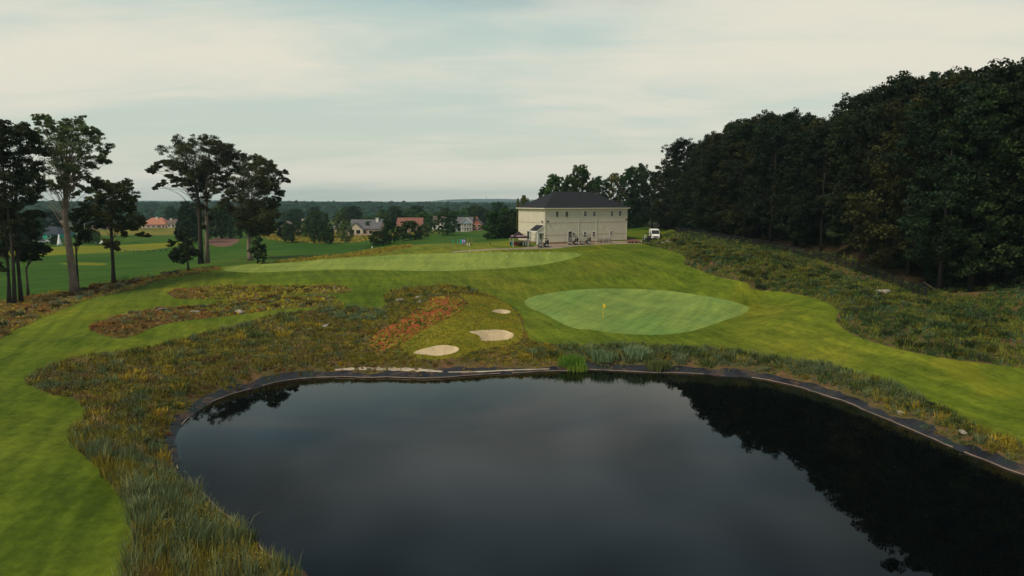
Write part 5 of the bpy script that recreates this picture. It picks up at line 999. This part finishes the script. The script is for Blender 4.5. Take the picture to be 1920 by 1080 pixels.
# ------------------------------------------------------------------ golf carts
def golf_cart(label, p, rz, body='black', panel='white', driver_bag=True):
    r_ = empty('golf_cart', label, 'golf cart', p, rz, 'golf carts beside the building')
    mb = MB(); mb.prism([(-1.2, .30), (-1.2, .72), (-.95, .86), (-.35, .86), (-.22, .40), (.38, .38), (.62, .78), (.82, .88), (1.12, .70), (1.2, .45), (1.18, .30)], 'y', -.5, .5); b_ = mb.build('body', M[body], r_, bevel=.04)
    for sy in (-1, 1):
        for x0 in (-.78, .82):
            mb = MB(); pts_ = [(x0+.36*math.cos(a), sy*.53, .25+.36*math.sin(a)) for a in np.linspace(.2, math.pi-.2, 9)]; mb.tube(pts_, .055, 6); mb.build('fender', M[panel], b_)
    mb = MB(); mb.box((-.38, 0, .93), (.55, 1.0, .14)); mb.build('seat', M['seat'], r_, bevel=.03)
    mb = MB(); mb.box((-.66, 0, 1.22), (.12, 1.0, .42)); mb.build('backrest', M['seat'], r_, bevel=.03)
    mb = MB(); mb.box((-.12, 0, 1.93), (1.75, 1.12, .07), taper=.94); mb.build('roof', M['dark'], r_, bevel=.02)
    mb = MB()
    for sy in (-1, 1): mb.tube([(.78, sy*.48, .82), (.62, sy*.5, 1.9)], .025, 5); mb.tube([(-.95, sy*.48, .84), (-.85, sy*.5, 1.9)], .025, 5)
    mb.build('roof_post', M['dark'], r_)
    m_ = M['clear']; mb = MB(); mb.add([(.765, -.46, .9), (.765, .46, .9), (.64, .46, 1.86), (.64, -.46, 1.86)], [(0, 1, 2, 3)]); mb.build('windshield', m_, r_)
    mb = MB(); mb.tube([(.55, -.25, .85), (.3, -.25, 1.08)], .02, 5); pts_ = [(.3+.05*math.sin(a), -.25+.16*math.cos(a), 1.08+.15*math.sin(a)) for a in np.linspace(0, 6.283, 13)]; mb.tube(pts_, .015, 5); mb.build('steering_wheel', M['black'], r_)
    for sy in (-1, 1):
        for x0 in (-.78, .82):
            mb = MB(); mb.tube([(x0, sy*.42, .25), (x0, sy*.6, .25)], .24, 16); w_ = mb.build('wheel', M['tyre'], r_); mb = MB(); mb.tube([(x0, sy*.595, .25), (x0, sy*.615, .25)], .13, 12); mb.build('rim', M['rim'], w_)
    for sy in (-1, 1): mb = MB(); mb.box((1.17, sy*.33, .6), (.08, .16, .1)); mb.build('headlight', M['white'], r_)
    for sy in (-.22, .22):
        mb = MB(); mb.tube([(-1.08, sy, .7), (-1.14, sy, 1.5)], [.14, .13], 9); 
        for k in range(5): mb.tube([(-1.14+.05*math.cos(k), sy+.06*math.sin(k), 1.45), (-1.16+.06*math.cos(k), sy+.09*math.sin(k), 1.72)], .014, 4)
        mb.build('bag', M['darkf'], r_)
    return r_
def clearmat():
    m, nt, p, o = new_mat('clear_plastic'); p.inputs['Base Color'].default_value = (.8, .85, .85, 1); p.inputs['Roughness'].default_value = .05; p.inputs['Alpha'].default_value = .22; return m
M['clear'] = clearmat()
golf_cart('golf cart on the path in front of the porch with a white front fender', wp(1018.5, 463.6, 9.3), R(24)+math.pi)
golf_cart('golf cart parked in front of the brown door', wp(1074.3, 459.0, 9.5), math.pi+R(14), 'dark')
golf_cart('golf cart parked under the lower windows, right of its neighbour', wp(1097.5, 458.2, 9.55), math.pi+R(10), 'dark')
# bag stands, bollards
def rack(u, label):
    p = wp(u, 455.8, 9.6); mb = MB()
    mb.tube([(-.35, 0, 0), (-.35, 0, 1.0), (.35, 0, 1.0), (.35, 0, 0)], .025, 5); mb.tube([(-.35, .3, 0), (-.35, 0, 1.0)], .02, 4); mb.tube([(.35, .3, 0), (.35, 0, 1.0)], .02, 4); mb.box((0, 0, .35), (.75, .3, .04))
    r_ = empty('bag_rack', label, 'rack', p, ROT, 'bag racks against the wall'); mb.build('frame', M['dark'], r_); mb = MB()
    for k in (-.2, .1): mb.tube([(k, -.02, .5), (k+.04, 0, 1.15)], [.09, .08], 7); mb.box((k+.08, 0, 1.2), (.16, .1, .1))
    mb.build('towel', M['steel'], r_)
for u, l_ in ((1124.5, 'leftmost grey rack under the trim between downspout and first post'), (1131, 'grey rack directly behind the leftmost black post'), (1137, 'grey rack behind the middle black post'), (1142.5, 'rightmost grey rack before the last black post')): rack(u, l_)
for u, l_ in ((1127, 'black post in front of the leftmost bag racks'), (1136.3, 'middle black post in front of the bag racks'), (1145.6, 'tallest black post right of the bag racks')):
    mb = MB(); mb.tube([(0, 0, -.1), (0, 0, 1.15)], .05, 8); mb.tube([(0, 0, 1.15), (0, 0, 1.22)], [.07, .03], 8); o_ = mb.build('bollard', M['black']); o_.location = wp(u, 457.4, 9.6); tag(o_, l_, 'post', 'black posts along the path')
for i, (u, l_) in enumerate(((1180, 'small round shrub nearest the building at the mulch bank'), (1186, 'second small round shrub at the mulch bank'), (1193.5, 'small round shrub at the middle of the mulch bank edge'), (1200.3, 'small round shrub furthest from the building at the mulch bank'))):
    bush('shrub', l_, 'shrub', Vector(wp(u, 455.4, 9.7)), .34, .42, (.02, .035, .012), n_=240, ls=.12, blades=False, group='round shrubs along the mulch bank')
# ------------------------------------------------------------------ van
def van(p, rz):
    r_ = empty('parked_van', 'white high roofed van facing the camera behind the hillside grass', 'van', p, rz)
    mb = MB(); prof = [(-3.0, .45), (-3.0, 2.55), (-2.8, 2.7), (1.0, 2.7), (1.45, 2.55), (2.15, 1.55), (2.75, 1.28), (2.95, 1.05), (3.0, .45)]
    mb.prism(prof, 'y', -1.0, 1.0); b_ = mb.build('body', M['white'], r_, bevel=.1, smooth=False)
    mb = MB(); mb.add([(1.52, -.85, 2.46), (1.52, .85, 2.46), (2.17, .9, 1.56), (2.17, -.9, 1.56)], [(0, 1, 2, 3)])
    for v_ in range(len(mb.v)): mb.v[v_] = (mb.v[v_][0]+.03, mb.v[v_][1], mb.v[v_][2]+.02)
    mb.build('windshield', M['glass'], r_)
    for sy in (-1, 1):
        mb = MB(); mb.prism([(.75, 1.5), (.75, 2.25), (1.35, 2.25), (1.85, 1.5)], 'y', sy*1.003, sy*1.02); mb.build('window', M['glass'], b_)
        mb = MB(); mb.box((1.75, sy*1.18, 1.65), (.14, .22, .36)); mb.build('mirror', M['black'], r_)
        mb = MB(); mb.box((2.93, sy*.76, 1.02), (.12, .34, .22)); mb.build('headlight', M['rim'], r_)
    mb = MB(); mb.box((3.01, 0, .95), (.08, 1.1, .28)); mb.build('grille', M['black'], r_)
    mb = MB(); mb.box((3.02, 0, .52), (.16, 1.98, .3)); mb.build('bumper', M['black'], r_, bevel=.03)
    for sy in (-1, 1):
        for x0 in (-1.9, 1.95):
            mb = MB(); mb.tube([(x0, sy*.78, .36), (x0, sy*1.02, .36)], .36, 18); w_ = mb.build('wheel', M['tyre'], r_); mb = MB(); mb.tube([(x0, sy*1.01, .36), (x0, sy*1.035, .36)], .2, 12); mb.build('rim', M['rim'], w_)
vp = wp(1226.5, 450, 9.7); van(vp, R(-96))
golf_cart('dark golf cart half hidden by the grass left of the white van', wp(1213.5, 453.4, 9.7), R(-150), 'black', 'dark')

# ------------------------------------------------------------------ flag, practice flags, target frames
pp_ = ph(1130.5, 596); fl = empty('flagstick', 'yellow flag on a pole standing in the round green', 'golf flag', tuple(pp_))
mb = MB(); mb.tube([(0, 0, -.1), (0, 0, 2.2)], .03, 6); mb.build('pole', M['yellow'], fl)
mb = MB(); nseg = 6; vs = []
for i in range(nseg+1):
    x_ = .55*i/nseg; vs += [(x_*.8+.01, .05*math.sin(i*1.3), 2.12-.28*i/nseg), (x_*.55+.01, .05*math.sin(i*1.3+.5), 1.6-.28*i/nseg*.6)]
mb.add(vs, [(2*i, 2*i+2, 2*i+3, 2*i+1) for i in range(nseg)]); mb.build('flag', M['yellow'], fl)
mb = MB(); mb.tube([(0, 0, -.02), (0, 0, .008)], .055, 14); mb.build('cup', M['black'], fl)
PF = [(487,503),(498,505),(624,498),(651,505),(721,488),(729,498),(795,494),(872,499),(907,497),(941,478),(950,484),(965,477),(980,477),(997,477),(1013,476),(1029,476),(880,475),(893,475),(906,475.5),(919,475.5)]
STK = ['white practice stake left of the tent, leftmost of the slanted row near the green edge', 'small white stake lying lower than its row beside the putting green edge', 'white practice stake below the left tent leg', 'white practice stake below the middle of the tent', 'white practice stake below the double doors', 'white practice stake below the porch', 'white practice stake below and right of the first golf cart', 'white practice stake below the left timber post', 'white practice stake just right of the timber posts', 'white practice stake well right of the timber posts', 'white practice stake left of the tent, below the dark speck on the lawn']
for i, (u, v) in enumerate(PF):
    p = ph(u, v); r_ = empty('practice_flag', ['thin practice pin at the left tip of the putting green', 'thin practice pin just inside the left tip of the putting green', 'thin practice pin left of the middle of the putting green', 'thin practice pin near the front edge below the golden grass', 'thin practice pin near the back edge under the lone lawn trees', 'thin practice pin below its neighbour under the lawn trees', 'thin practice pin in the centre of the putting green', 'thin practice pin right of centre on the putting green', 'thin practice pin in the right half of the putting green'][i] if i < 9 else STK[i-9], 'practice pin', tuple(p), 0, 'practice pins on the putting green' if i < 9 else 'white stakes along the back of the putting green')
    mb = MB(); h_ = .9 if i < 9 else .45; mb.tube([(0, 0, -.05), (0, 0, h_)], .018, 5); mb.build('pole', M['dark'] if i < 9 else M['white'], r_)
    mb = MB(); mb.box((.07, 0, h_-.05), (.14, .015, .09)); mb.build('flag', M['khaki'] if i < 9 else M['white'], r_)
def frame(u0, u1, v, h_, mat, label, posts=2):
    a = ph(u0, v); b = ph(u1, v) if u1 != u0 else a; r_ = empty('practice_posts', label, 'practice target', tuple(a))
    for k in range(posts):
        t = k/max(1, posts-1); q = (b-a)*t; mb = MB(); mb.box((q[0], q[1], h_/2-.1), (.12, .12, h_+.2)); mb.build('post', mat, r_)
    return r_
fr = frame(849.8, 858.2, 458, 1.35, M['teal'], 'pair of teal posts left of the round target')
rt = ph(866, 457.5); r_ = empty('round_target', 'round purple and white target with a teal side panel', 'practice target', tuple(rt))
mb = MB(); mb.tube([(.45, -.06, .62), (.45, .06, .62)], .58, 24); mb.build('disc', M['purple'], r_); mb = MB()
mb.tube([(.45, -.09, .62), (.45, -.07, .62)], .40, 24); mb.build('ring', M['white'], r_); mb = MB(); mb.tube([(.45, -.13, .62), (.45, -.10, .62)], .28, 20); mb.build('centre', M['purple'], r_)
mb = MB(); mb.box((-.25, 0, .55), (.35, .3, 1.2)); mb.build('side_panel', M['teal'], r_)
frame(877.4, 884.9, 457.5, 1.5, M['wood'], 'pair of timber posts right of the round target')
frame(876, 880, 461.2, .75, M['white'], 'pair of short white posts in front of the timber posts')
mb = MB(); mb.box((0, 0, .08), (.35, .25, .16)); mb.box((.1, 0, .2), (.1, .1, .1)); o_ = mb.build('ball_basket', M['dark'], bevel=.01); o_.location = ph(883.5, 459.5); tag(o_, 'small dark basket on the grass beside the timber posts', 'basket')
for i, (u, v, l_) in enumerate(((919, 457.5, 'small dark speck of equipment on the hilltop lawn left of the tent'), (1011.5, 466, 'small pale drain cap on the lawn below the first cart'), (287, 523, 'short dark stump post on the left crest'))):
    mb = MB(); mb.box((0, 0, .25), (.6, .45, .5), taper=.8); o_ = mb.build('utility_box', M['dark'] if i != 1 else M['greyf'], bevel=.03); o_.scale = (1, 1, 1) if i == 2 else (.6, .6, .5); o_.location = ph(u, v); tag(o_, l_, 'box')
mb = MB(); mb.box((0, 0, .35), (.35, .3, .9), taper=.9); o_ = mb.build('tee_marker', M['white'], bevel=.03); q_ = at_z(698, 468.6, 4.2); o_.location = (q_[0], q_[1], hz(q_[0], q_[1])); tag(o_, 'small white box on the valley lawn below the lawn trees', 'box')

# ------------------------------------------------------------------ fences
def fence(pts_, label, mat, hgt_=1.45, rails=4, step=2.4, name='rail_fence'):
    seg_ = np.linalg.norm(np.diff(pts_[:, :2], axis=0), axis=1); cu = np.concatenate([[0], np.cumsum(seg_)]); n_ = int(cu[-1]/step); S = np.linspace(0, cu[-1], n_+1)
    X = np.interp(S, cu, pts_[:, 0]); Y = np.interp(S, cu, pts_[:, 1]); Z = height(X, Y); r_ = empty(name, label, 'fence', (X[0], Y[0], Z[0])); P_ = np.stack([X-X[0], Y-Y[0], Z-Z[0]], 1)
    pm = None
    for i in range(n_+1):
        if pm is None: mb = MB(); mb.box((0, 0, hgt_/2), (.14, .14, hgt_+.2)); o = mb.build('post', mat, r_); pm = o.data
        else: o = D.objects.new('post', pm); C.objects.link(o); o.parent = r_
        o.location = P_[i]; o.rotation_euler = (0, 0, .3)
    for k in range(rails):
        mb = MB(); z = hgt_*(k+.75)/rails
        for i in range(n_):
            a = Vector(P_[i]); b = Vector(P_[i+1]); d = (b-a).normalized(); s__ = Vector((-d.y, d.x, 0)).normalized()*.02-Vector((d.y*-.09, d.x*.09, 0)); u_p = Vector((0, 0, .07)); vs = []
            for q in (a, b):
                for sg, uu in ((0, -1), (1, -1), (1, 1), (0, 1)): vs.append(q+Vector((0, 0, z))+s__*1.0+Vector((-d.y, d.x, 0))*(.03*sg)+u_p*uu)
            mb.add(vs, [(0, 1, 2, 3), (7, 6, 5, 4), (0, 4, 5, 1), (1, 5, 6, 2), (2, 6, 7, 3), (3, 7, 4, 0)])
        mb.build('rail', mat, r_)
fence(FENCE, 'long black four rail fence along the foot of the wood', M['fenceb'])
a_ = wl_at(30, 22); b_ = wl_at(48, 24)
fence(np.array([[*a_, 0], [*b_, 0]]), 'tan rail fence glimpsed through the wood behind the black fence', M['fencetan'], 1.5, 3)

# ------------------------------------------------------------------ houses
M['w_cream'] = simple('cream_wall', (.55, .47, .35), .8, .1); M['w_white'] = simple('white_wall', (.66, .62, .55), .7, .06); M['w_blue'] = simple('blue_grey_wall', (.26, .31, .36), .75, .08)
M['r_grey'] = simple('grey_roof', (.12, .115, .12), .9, .2, .8); M['r_red'] = simple('red_brown_roof', (.22, .09, .065), .9, .2, .8); M['r_brown'] = simple('brown_roof', (.14, .10, .085), .9, .2, .8); M['r_dark'] = simple('dark_blue_roof', (.03, .04, .055), .9, .2, .8)
M['terra'] = simple('terracotta_roof', (.40, .16, .10), .9, .2, .8)
def house(label, u0, u1, vb, ve, vr, z, wall_, roof_, kind='gable', depth=9, rz=0, chim=None, wins=3, chm='brickred', storeys=1, side_gable=None):
    b = at_z((u0+u1)/2, vb, z); Y = b[1]; W = (u1-u0)/F*Y; eh = (vb-ve)/F*Y; rh_ = (ve-vr)/F*Y
    r_ = empty('house', label, 'house', (float(b[0]), float(b[1]), hz(b[0], b[1])-.15), rz-math.atan2(b[0], b[1])*.0); w2 = W/2
    wl_ = MB(); wl_.box2((-w2, 0, 0), (w2, depth, eh))
    if kind == 'gable_front': wl_.prism([(-w2, eh), (w2, eh), (0, eh+rh_)], 'y', .0, depth)
    if kind == 'gable': wl_.prism([(0, eh), (depth, eh), (depth/2, eh+rh_)], 'x', -w2, w2)
    wo__ = wl_.build('wall', M[wall_], r_); o2 = .45; rf = MB(); t_ = .18
    if kind == 'hip': hip(rf, -w2-o2, -o2, w2+o2, depth+o2, eh+.05, rh_, min(depth/2, w2)*.98)
    elif kind == 'gable':
        for sgn in (0, 1):
            y0, y1 = (-o2, depth/2) if sgn == 0 else (depth+o2, depth/2); k = rh_/(depth/2); z0 = eh-o2*k+.06; z1 = eh+rh_+.08
            rf.add([(-w2-o2, y0, z0), (w2+o2, y0, z0), (w2+o2, y1, z1), (-w2-o2, y1, z1), (-w2-o2, y0, z0+t_), (w2+o2, y0, z0+t_), (w2+o2, y1, z1+t_), (-w2-o2, y1, z1+t_)], [(0, 1, 2, 3), (7, 6, 5, 4), (0, 4, 5, 1), (1, 5, 6, 2), (2, 6, 7, 3), (3, 7, 4, 0)])
    else:
        k = rh_/w2
        for sgn in (-1, 1):
            x0 = sgn*(w2+o2); z0 = eh-o2*k+.06; z1 = eh+rh_+.08
            rf.add([(x0, -o2, z0), (x0, depth, z0), (0, depth, z1), (0, -o2, z1), (x0, -o2, z0+t_), (x0, depth, z0+t_), (0, depth, z1+t_), (0, -o2, z1+t_)], [(0, 1, 2, 3), (7, 6, 5, 4), (0, 4, 5, 1), (1, 5, 6, 2), (2, 6, 7, 3), (3, 7, 4, 0)])
    ro = rf.build('roof', M[roof_], r_)
    if chim is not None:
        x_, hh = chim; mb = MB(); mb.box2((x_*w2-.6, depth*.35, eh*.5), (x_*w2+.6, depth*.35+1.0, eh+rh_+hh)); mb.box2((x_*w2-.7, depth*.35-.1, eh+rh_+hh), (x_*w2+.7, depth*.35+1.1, eh+rh_+hh+.25)); mb.build('chimney', M[chm], ro)
    for st in range(storeys):
        for i in range(wins):
            x_ = -w2+(i+.5)*W/wins; zc = eh*(st+.5)/storeys; ww = min(1.4, W/wins*.5); wh = min(1.5, eh/storeys*.5)
            fr_ = MB(); fr_.box2((x_-ww/2-.12, -.07, zc-wh/2-.12), (x_+ww/2+.12, -.002, zc+wh/2+.12)); f_ = fr_.build('window', M['w_white'], r_); g = MB(); g.box2((x_-ww/2, -.09, zc-wh/2), (x_+ww/2, -.073, zc+wh/2)); g.build('pane', M['glass'], f_)
    d_ = MB(); d_.box2((w2*.45, -.06, 0), (w2*.45+1.0, -.002, 2.1)); d_.build('door', M['brownm'], r_)
    return r_, (w2, eh, rh_, depth)
house('red roofed brick house with white chimney across the range', 265, 311, 427, 420, 407.5, 1.8, 'bricktan', 'terra', 'hip', 11, chim=(.05, .3), wins=5, chm='w_white')
house('narrow pale house just right of the red roofed house', 314, 328, 427, 419, 412, 1.8, 'w_cream', 'r_brown', 'gable', 8, chim=(-.5, .6), wins=2, chm='w_cream')
house('brown gabled house between the left trees', 168, 197, 428, 420, 413, 1.8, 'bricktan', 'r_brown', 'gable_front', 10, wins=2)
house('long dark hip roofed pavilion with green trim beyond the range', 58, 112, 447, 438, 425, 1.6, 'teal', 'r_dark', 'hip', 12, wins=4)
house('white dormered house above the dark pavilion roof', 62, 94, 425, 417, 408, 1.8, 'w_white', 'r_dark', 'gable', 8, wins=4)
house('white house right of the dormered one behind the thick trunk', 103, 120, 427, 418, 410, 1.8, 'w_white', 'r_brown', 'gable', 8, wins=2, storeys=2)
house('small pale house glimpsed behind the thick trunk', 134, 146, 424, 416, 411, 1.8, 'w_white', 'r_dark', 'gable', 8, wins=2)
hh_, dm = house('large grey roofed house with stone walls in the middle distance', 655, 712, 442, 429, 413.5, 3.2, 'bricktan', 'r_grey', 'gable', 13, chim=(.72, .8), wins=5, chm='w_white')
mb = MB(); gz = dm[1]; mb.prism([(-dm[0], 0), (-dm[0], gz*.9), (-dm[0]+3.6, gz+2.7), (-dm[0]+7.2, gz*.9), (-dm[0]+7.2, 0)], 'y', -2.6, -.01); mb.build('gable_wing', M['w_cream'], hh_)
mb = MB()
for a, b in (((-dm[0]-.5, gz*.9-.3), (-dm[0]+3.6, gz+2.85)), ((-dm[0]+7.7, gz*.9-.3), (-dm[0]+3.6, gz+2.85))): mb.add([(a[0], -3, a[1]), (b[0], -3, b[1]), (b[0], 2.5, b[1]), (a[0], 2.5, a[1]), (a[0], -3, a[1]+.18), (b[0], -3, b[1]+.18), (b[0], 2.5, b[1]+.18), (a[0], 2.5, a[1]+.18)], [(0, 1, 2, 3), (7, 6, 5, 4), (0, 4, 5, 1), (2, 6, 7, 3), (1, 5, 6, 2), (3, 7, 4, 0)])
mb.build('wing_roof', M['r_grey'], hh_)
for k in range(2):
    mb = MB(); mb.box2((-dm[0]+1.2+k*2.9, -2.72, gz*.25), (-dm[0]+3.0+k*2.9, -2.62, gz*.85)); mb.build('window', M['glass'], hh_)
mb = MB(); mb.box2((-dm[0]-1, -3.6, -.5), (-dm[0]+12, -3.2, 1.1)); mb.build('garden_wall', M['bricktan'], hh_)
house('low grey roofed house with cream chimney tower left of the large grey house', 618, 650, 436, 427, 417.5, 3.0, 'bricktan', 'r_grey', 'hip', 10, chim=(.3, 1.2), wins=3, chm='w_cream')
house('brown red roofed brick house behind the wide lawn tree', 744, 790, 437, 424, 409.5, 3.6, 'bricktan', 'r_red', 'gable', 12, chim=None, wins=4, storeys=2)
house('cream two storey house between the trees right of the red roof', 811, 833, 430, 413, 404, 4.0, 'w_white', 'r_brown', 'gable', 10, wins=3, storeys=2)
h2, d2 = house('blue grey house with white two storey porch', 848, 885, 433, 417, 406.5, 4.5, 'w_blue', 'r_grey', 'gable', 11, wins=4, storeys=2)
pw0 = d2[0]-.62*d2[0]*1; X0 = d2[0]*-.05; X1 = d2[0]*1.0; ph_ = d2[1]
for st in range(2):
    mb = MB(); z0 = ph_*(.08+.46*st); mb.box2((X0, -2.2, z0), (X1, -.02, z0+.2)); mb.build('porch_deck', M['w_white'], h2)
    mb = MB(); mb.box2((X0, -2.25, z0+.95), (X1, -2.15, z0+1.05)); x_ = X0
    while x_ < X1: mb.box2((x_, -2.22, z0+.2), (x_+.06, -2.18, z0+.95)); x_ += .3
    mb.build('railing', M['w_white'], h2)
for k in range(5): mb = MB(); x_ = X0+(X1-X0)*k/4; mb.box2((x_-.13, -2.2, 0), (x_+.13, -1.94, ph_+.1)); mb.build('column', M['w_white'], h2)
mb = MB(); xm = (X0+X1)/2; mb.prism([(X0-.3, ph_), (X1+.3, ph_), (xm, ph_+2.6)], 'y', -2.25, 2.0); mb.build('porch_gable', M['w_blue'], h2)
mb = MB()
for sg, xa in ((-1, X0-.6), (1, X1+.6)): mb.add([(xa, -2.5, ph_-.1), (xm, -2.5, ph_+2.75), (xm, 2, ph_+2.75), (xa, 2, ph_-.1), (xa, -2.5, ph_+.15), (xm, -2.5, ph_+3.0), (xm, 2, ph_+3.0), (xa, 2, ph_+.15)], [(0, 1, 2, 3), (7, 6, 5, 4), (0, 4, 5, 1), (2, 6, 7, 3), (1, 5, 6, 2), (3, 7, 4, 0)])
mb.build('porch_roof', M['w_white'], h2)
house('red brick gable house with tall chimney beside the blue grey house', 884, 903, 433, 420, 411, 4.5, 'brickred', 'r_grey', 'gable_front', 11, chim=(.0, .8), wins=2, storeys=2)
house('dark roofed house behind the trees right of the broad forked tree', 518, 550, 434, 424, 413.5, 2.6, 'bricktan', 'r_brown', 'hip', 10, wins=3)
house('small cream house between the lone tree and the round green tree', 562, 574, 438, 425, 415.5, 2.8, 'w_cream', 'r_brown', 'gable_front', 8, chim=(-.4, .8), wins=1, chm='w_cream')
house('pale house glimpsed above the brown red roof', 718, 733, 418, 412, 406.5, 4.0, 'w_white', 'r_brown', 'gable_front', 8, wins=1)
# glimpses through the wood
g_ = at_y(1582, 384, 128); hb_ = hz(g_[0], g_[1]); gh = empty('house', 'pinkish house barely seen through a gap high in the dark wood', 'house', (g_[0], g_[1], hb_)); mb = MB(); mb.box2((-4, 0, 0), (4, 7, g_[2]-hb_)); mb.build('wall', M['bricktan'], gh); mb = MB(); hip(mb, -4.5, -.5, 4.5, 7.5, g_[2]-hb_+.02, 2, 3.6); mb.build('roof', M['r_brown'], gh); mb = MB(); mb.box2((-1, -.06, g_[2]-hb_-2), (0, -.01, g_[2]-hb_-.7)); mb.build('window', M['glass'], gh)

# ------------------------------------------------------------------ the range: people, bags, fountain, parked cars
def ground_z(u, v, z): b = at_z(u, v, z); return (float(b[0]), float(b[1]), hz(b[0], b[1]))
person('person in white at the practice range, left of the pair', ground_z(226.5, 470, 1.3), R(160), cap='shirt', short='darkf', pose='walk')
person('person in white at the practice range, right of the pair', ground_z(256, 470, 1.3), R(120), short='darkf', pose='walk')
for i, (u, l_) in enumerate(((222, 'dark golf bag left of the left range player'), (233, 'dark golf bag right of the left range player'), (237.5, 'dark golf bag between the two range players'), (242.5, 'upright dark bag between the two range players'), (251, 'low dark bag by the right range player'), (263.5, 'low dark bag right of the right range player'), (276, 'upright dark bag at the right end of the range'), (288, 'small dark basket on the range left of the twin trunks'), (300.5, 'small dark basket on the range nearest the dark round tree'), (312, 'small dark basket on the range last before the tree'))):
    golf_bag(ground_z(u, 469.5, 1.3), 'darkf', l_, .3, random.uniform(0, 6))
fp_ = ground_z(112, 459.5, 1.4); mb = MB(); mb.tube([(0, 0, 0), (0, 0, 1), (0, 0, 3), (0, 0, 4.6)], [1.15, .8, .45, .15], 14); M['spray'] = simple('white_spray', (.75, .77, .76), .6, .05)
o_ = mb.build('fountain', M['spray'], smooth=True); o_.location = fp_; tag(o_, 'white cone shaped fountain plume behind the thick pale trunk', 'fountain')
def car(label, p, rz, mat='white'):
    r_ = empty('parked_car', label, 'car', p, rz, 'cars parked beyond the range'); mb = MB(); mb.prism([(-2.2, .3), (-2.2, .85), (-1.6, .95), (-1.1, 1.42), (.5, 1.42), (1.1, .95), (2.1, .8), (2.2, .3)], 'y', -.85, .85); b_ = mb.build('body', M[mat], r_, bevel=.06)
    mb = MB(); mb.prism([(-1.4, .98), (-1.0, 1.34), (.42, 1.34), (.88, .98)], 'y', -.87, .87); mb.build('window', M['glass'], r_)
    for sy in (-1, 1):
        for x0 in (-1.35, 1.35): mb = MB(); mb.tube([(x0, sy*.7, .32), (x0, sy*.9, .32)], .32, 14); mb.build('wheel', M['tyre'], r_)
for u, v, l_ in ((97, 446, 'white parked car between the pavilion and the fountain'), (188.5, 454.5, 'white parked car left of the slim tree beyond the range'), (193.5, 454.2, 'white parked car closest to the slim tree beyond the range'), (84, 455, 'pale parked car behind the small crooked tree')):
    car(l_, ground_z(u, v, 1.5), random.uniform(-.3, .3))
def umbrella(u, v, label):
    r_ = empty('patio_umbrella', label, 'umbrella', ground_z(u, v, 1.5)); mb = MB(); mb.tube([(0, 0, 0), (0, 0, 4.6)], .07, 6); mb.build('pole', M['white'], r_); mb = MB(); mb.tube([(0, 0, 4.4), (0, 0, 5.0)], [2.0, .1], 10); mb.build('shade', M['w_cream'], r_)
umbrella(77, 449, 'pale umbrella in front of the dark pavilion roof')
bm = bmesh.new(); bmesh.ops.create_uvsphere(bm, u_segments=16, v_segments=10, radius=1.6); m = D.meshes.new('mascot_ball'); bm.to_mesh(m); bm.free(); m.materials.append(M['red']); m.materials.append(M['w_white'])
for f_ in m.polygons: f_.material_index = 0 if f_.center.x < 0 else 1
m.polygons.foreach_set('use_smooth', np.ones(len(m.polygons), bool)); gp_ = ground_z(61, 452, 1.5); r_ = empty('inflatable', 'red and white inflatable figure left of the dark pavilion', 'inflatable', gp_)
o_ = D.objects.new('inflatable_head', m); C.objects.link(o_); o_.parent = r_; o_.location = (0, 0, 7.2); mb = MB(); mb.tube([(.3, 0, 0), (.3, 0, 3), (.4, 0, 5.7)], [1.7, 1.6, .9], 12); mb.build('inflatable_body', M['w_white'], r_, smooth=True)
# water tower and mast on the skyline
p = at_y(835.5, 379, 4300); mb = MB(); mb.tube([(0, 0, -30), (0, 0, 9)], 1.8, 10); mb.tube([(0, 0, 9), (0, 0, 13), (0, 0, 19), (0, 0, 22)], [2, 8, 8, 2], 16); o_ = mb.build('water_tower', M['white'], smooth=True); o_.location = p; tag(o_, 'tiny white water tower on the hazy ridge', 'water tower')
p = at_y(912, 379, 4300); mb = MB(); mb.tube([(0, 0, -30), (0, 0, 44)], [1.8, 1.0], 5)
for k in range(8): mb.box((0, 0, -5+k*6), (3.0, 3.0, .5))
o_ = mb.build('radio_mast', M['steel']); o_.location = p; tag(o_, 'thin radio mast on the hazy ridge right of the water tower', 'mast')
# ------------------------------------------------------------------ air
mb = MB(); mb.box2((-9500, -9300, -60), (9500, 6600, 130)); hm = D.materials.new('haze'); hm.use_nodes = True; nt = hm.node_tree; nt.nodes.clear(); oo = N(nt, 'ShaderNodeOutputMaterial'); pv = N(nt, 'ShaderNodeVolumePrincipled')
pv.inputs['Color'].default_value = (.60, .86, .98, 1); pv.inputs['Density'].default_value = .00011; pv.inputs['Anisotropy'].default_value = 0.0; L(nt, pv.outputs[0], oo.inputs['Volume'])
hz_o = mb.build('haze', hm); tag(hz_o, kind='stuff')
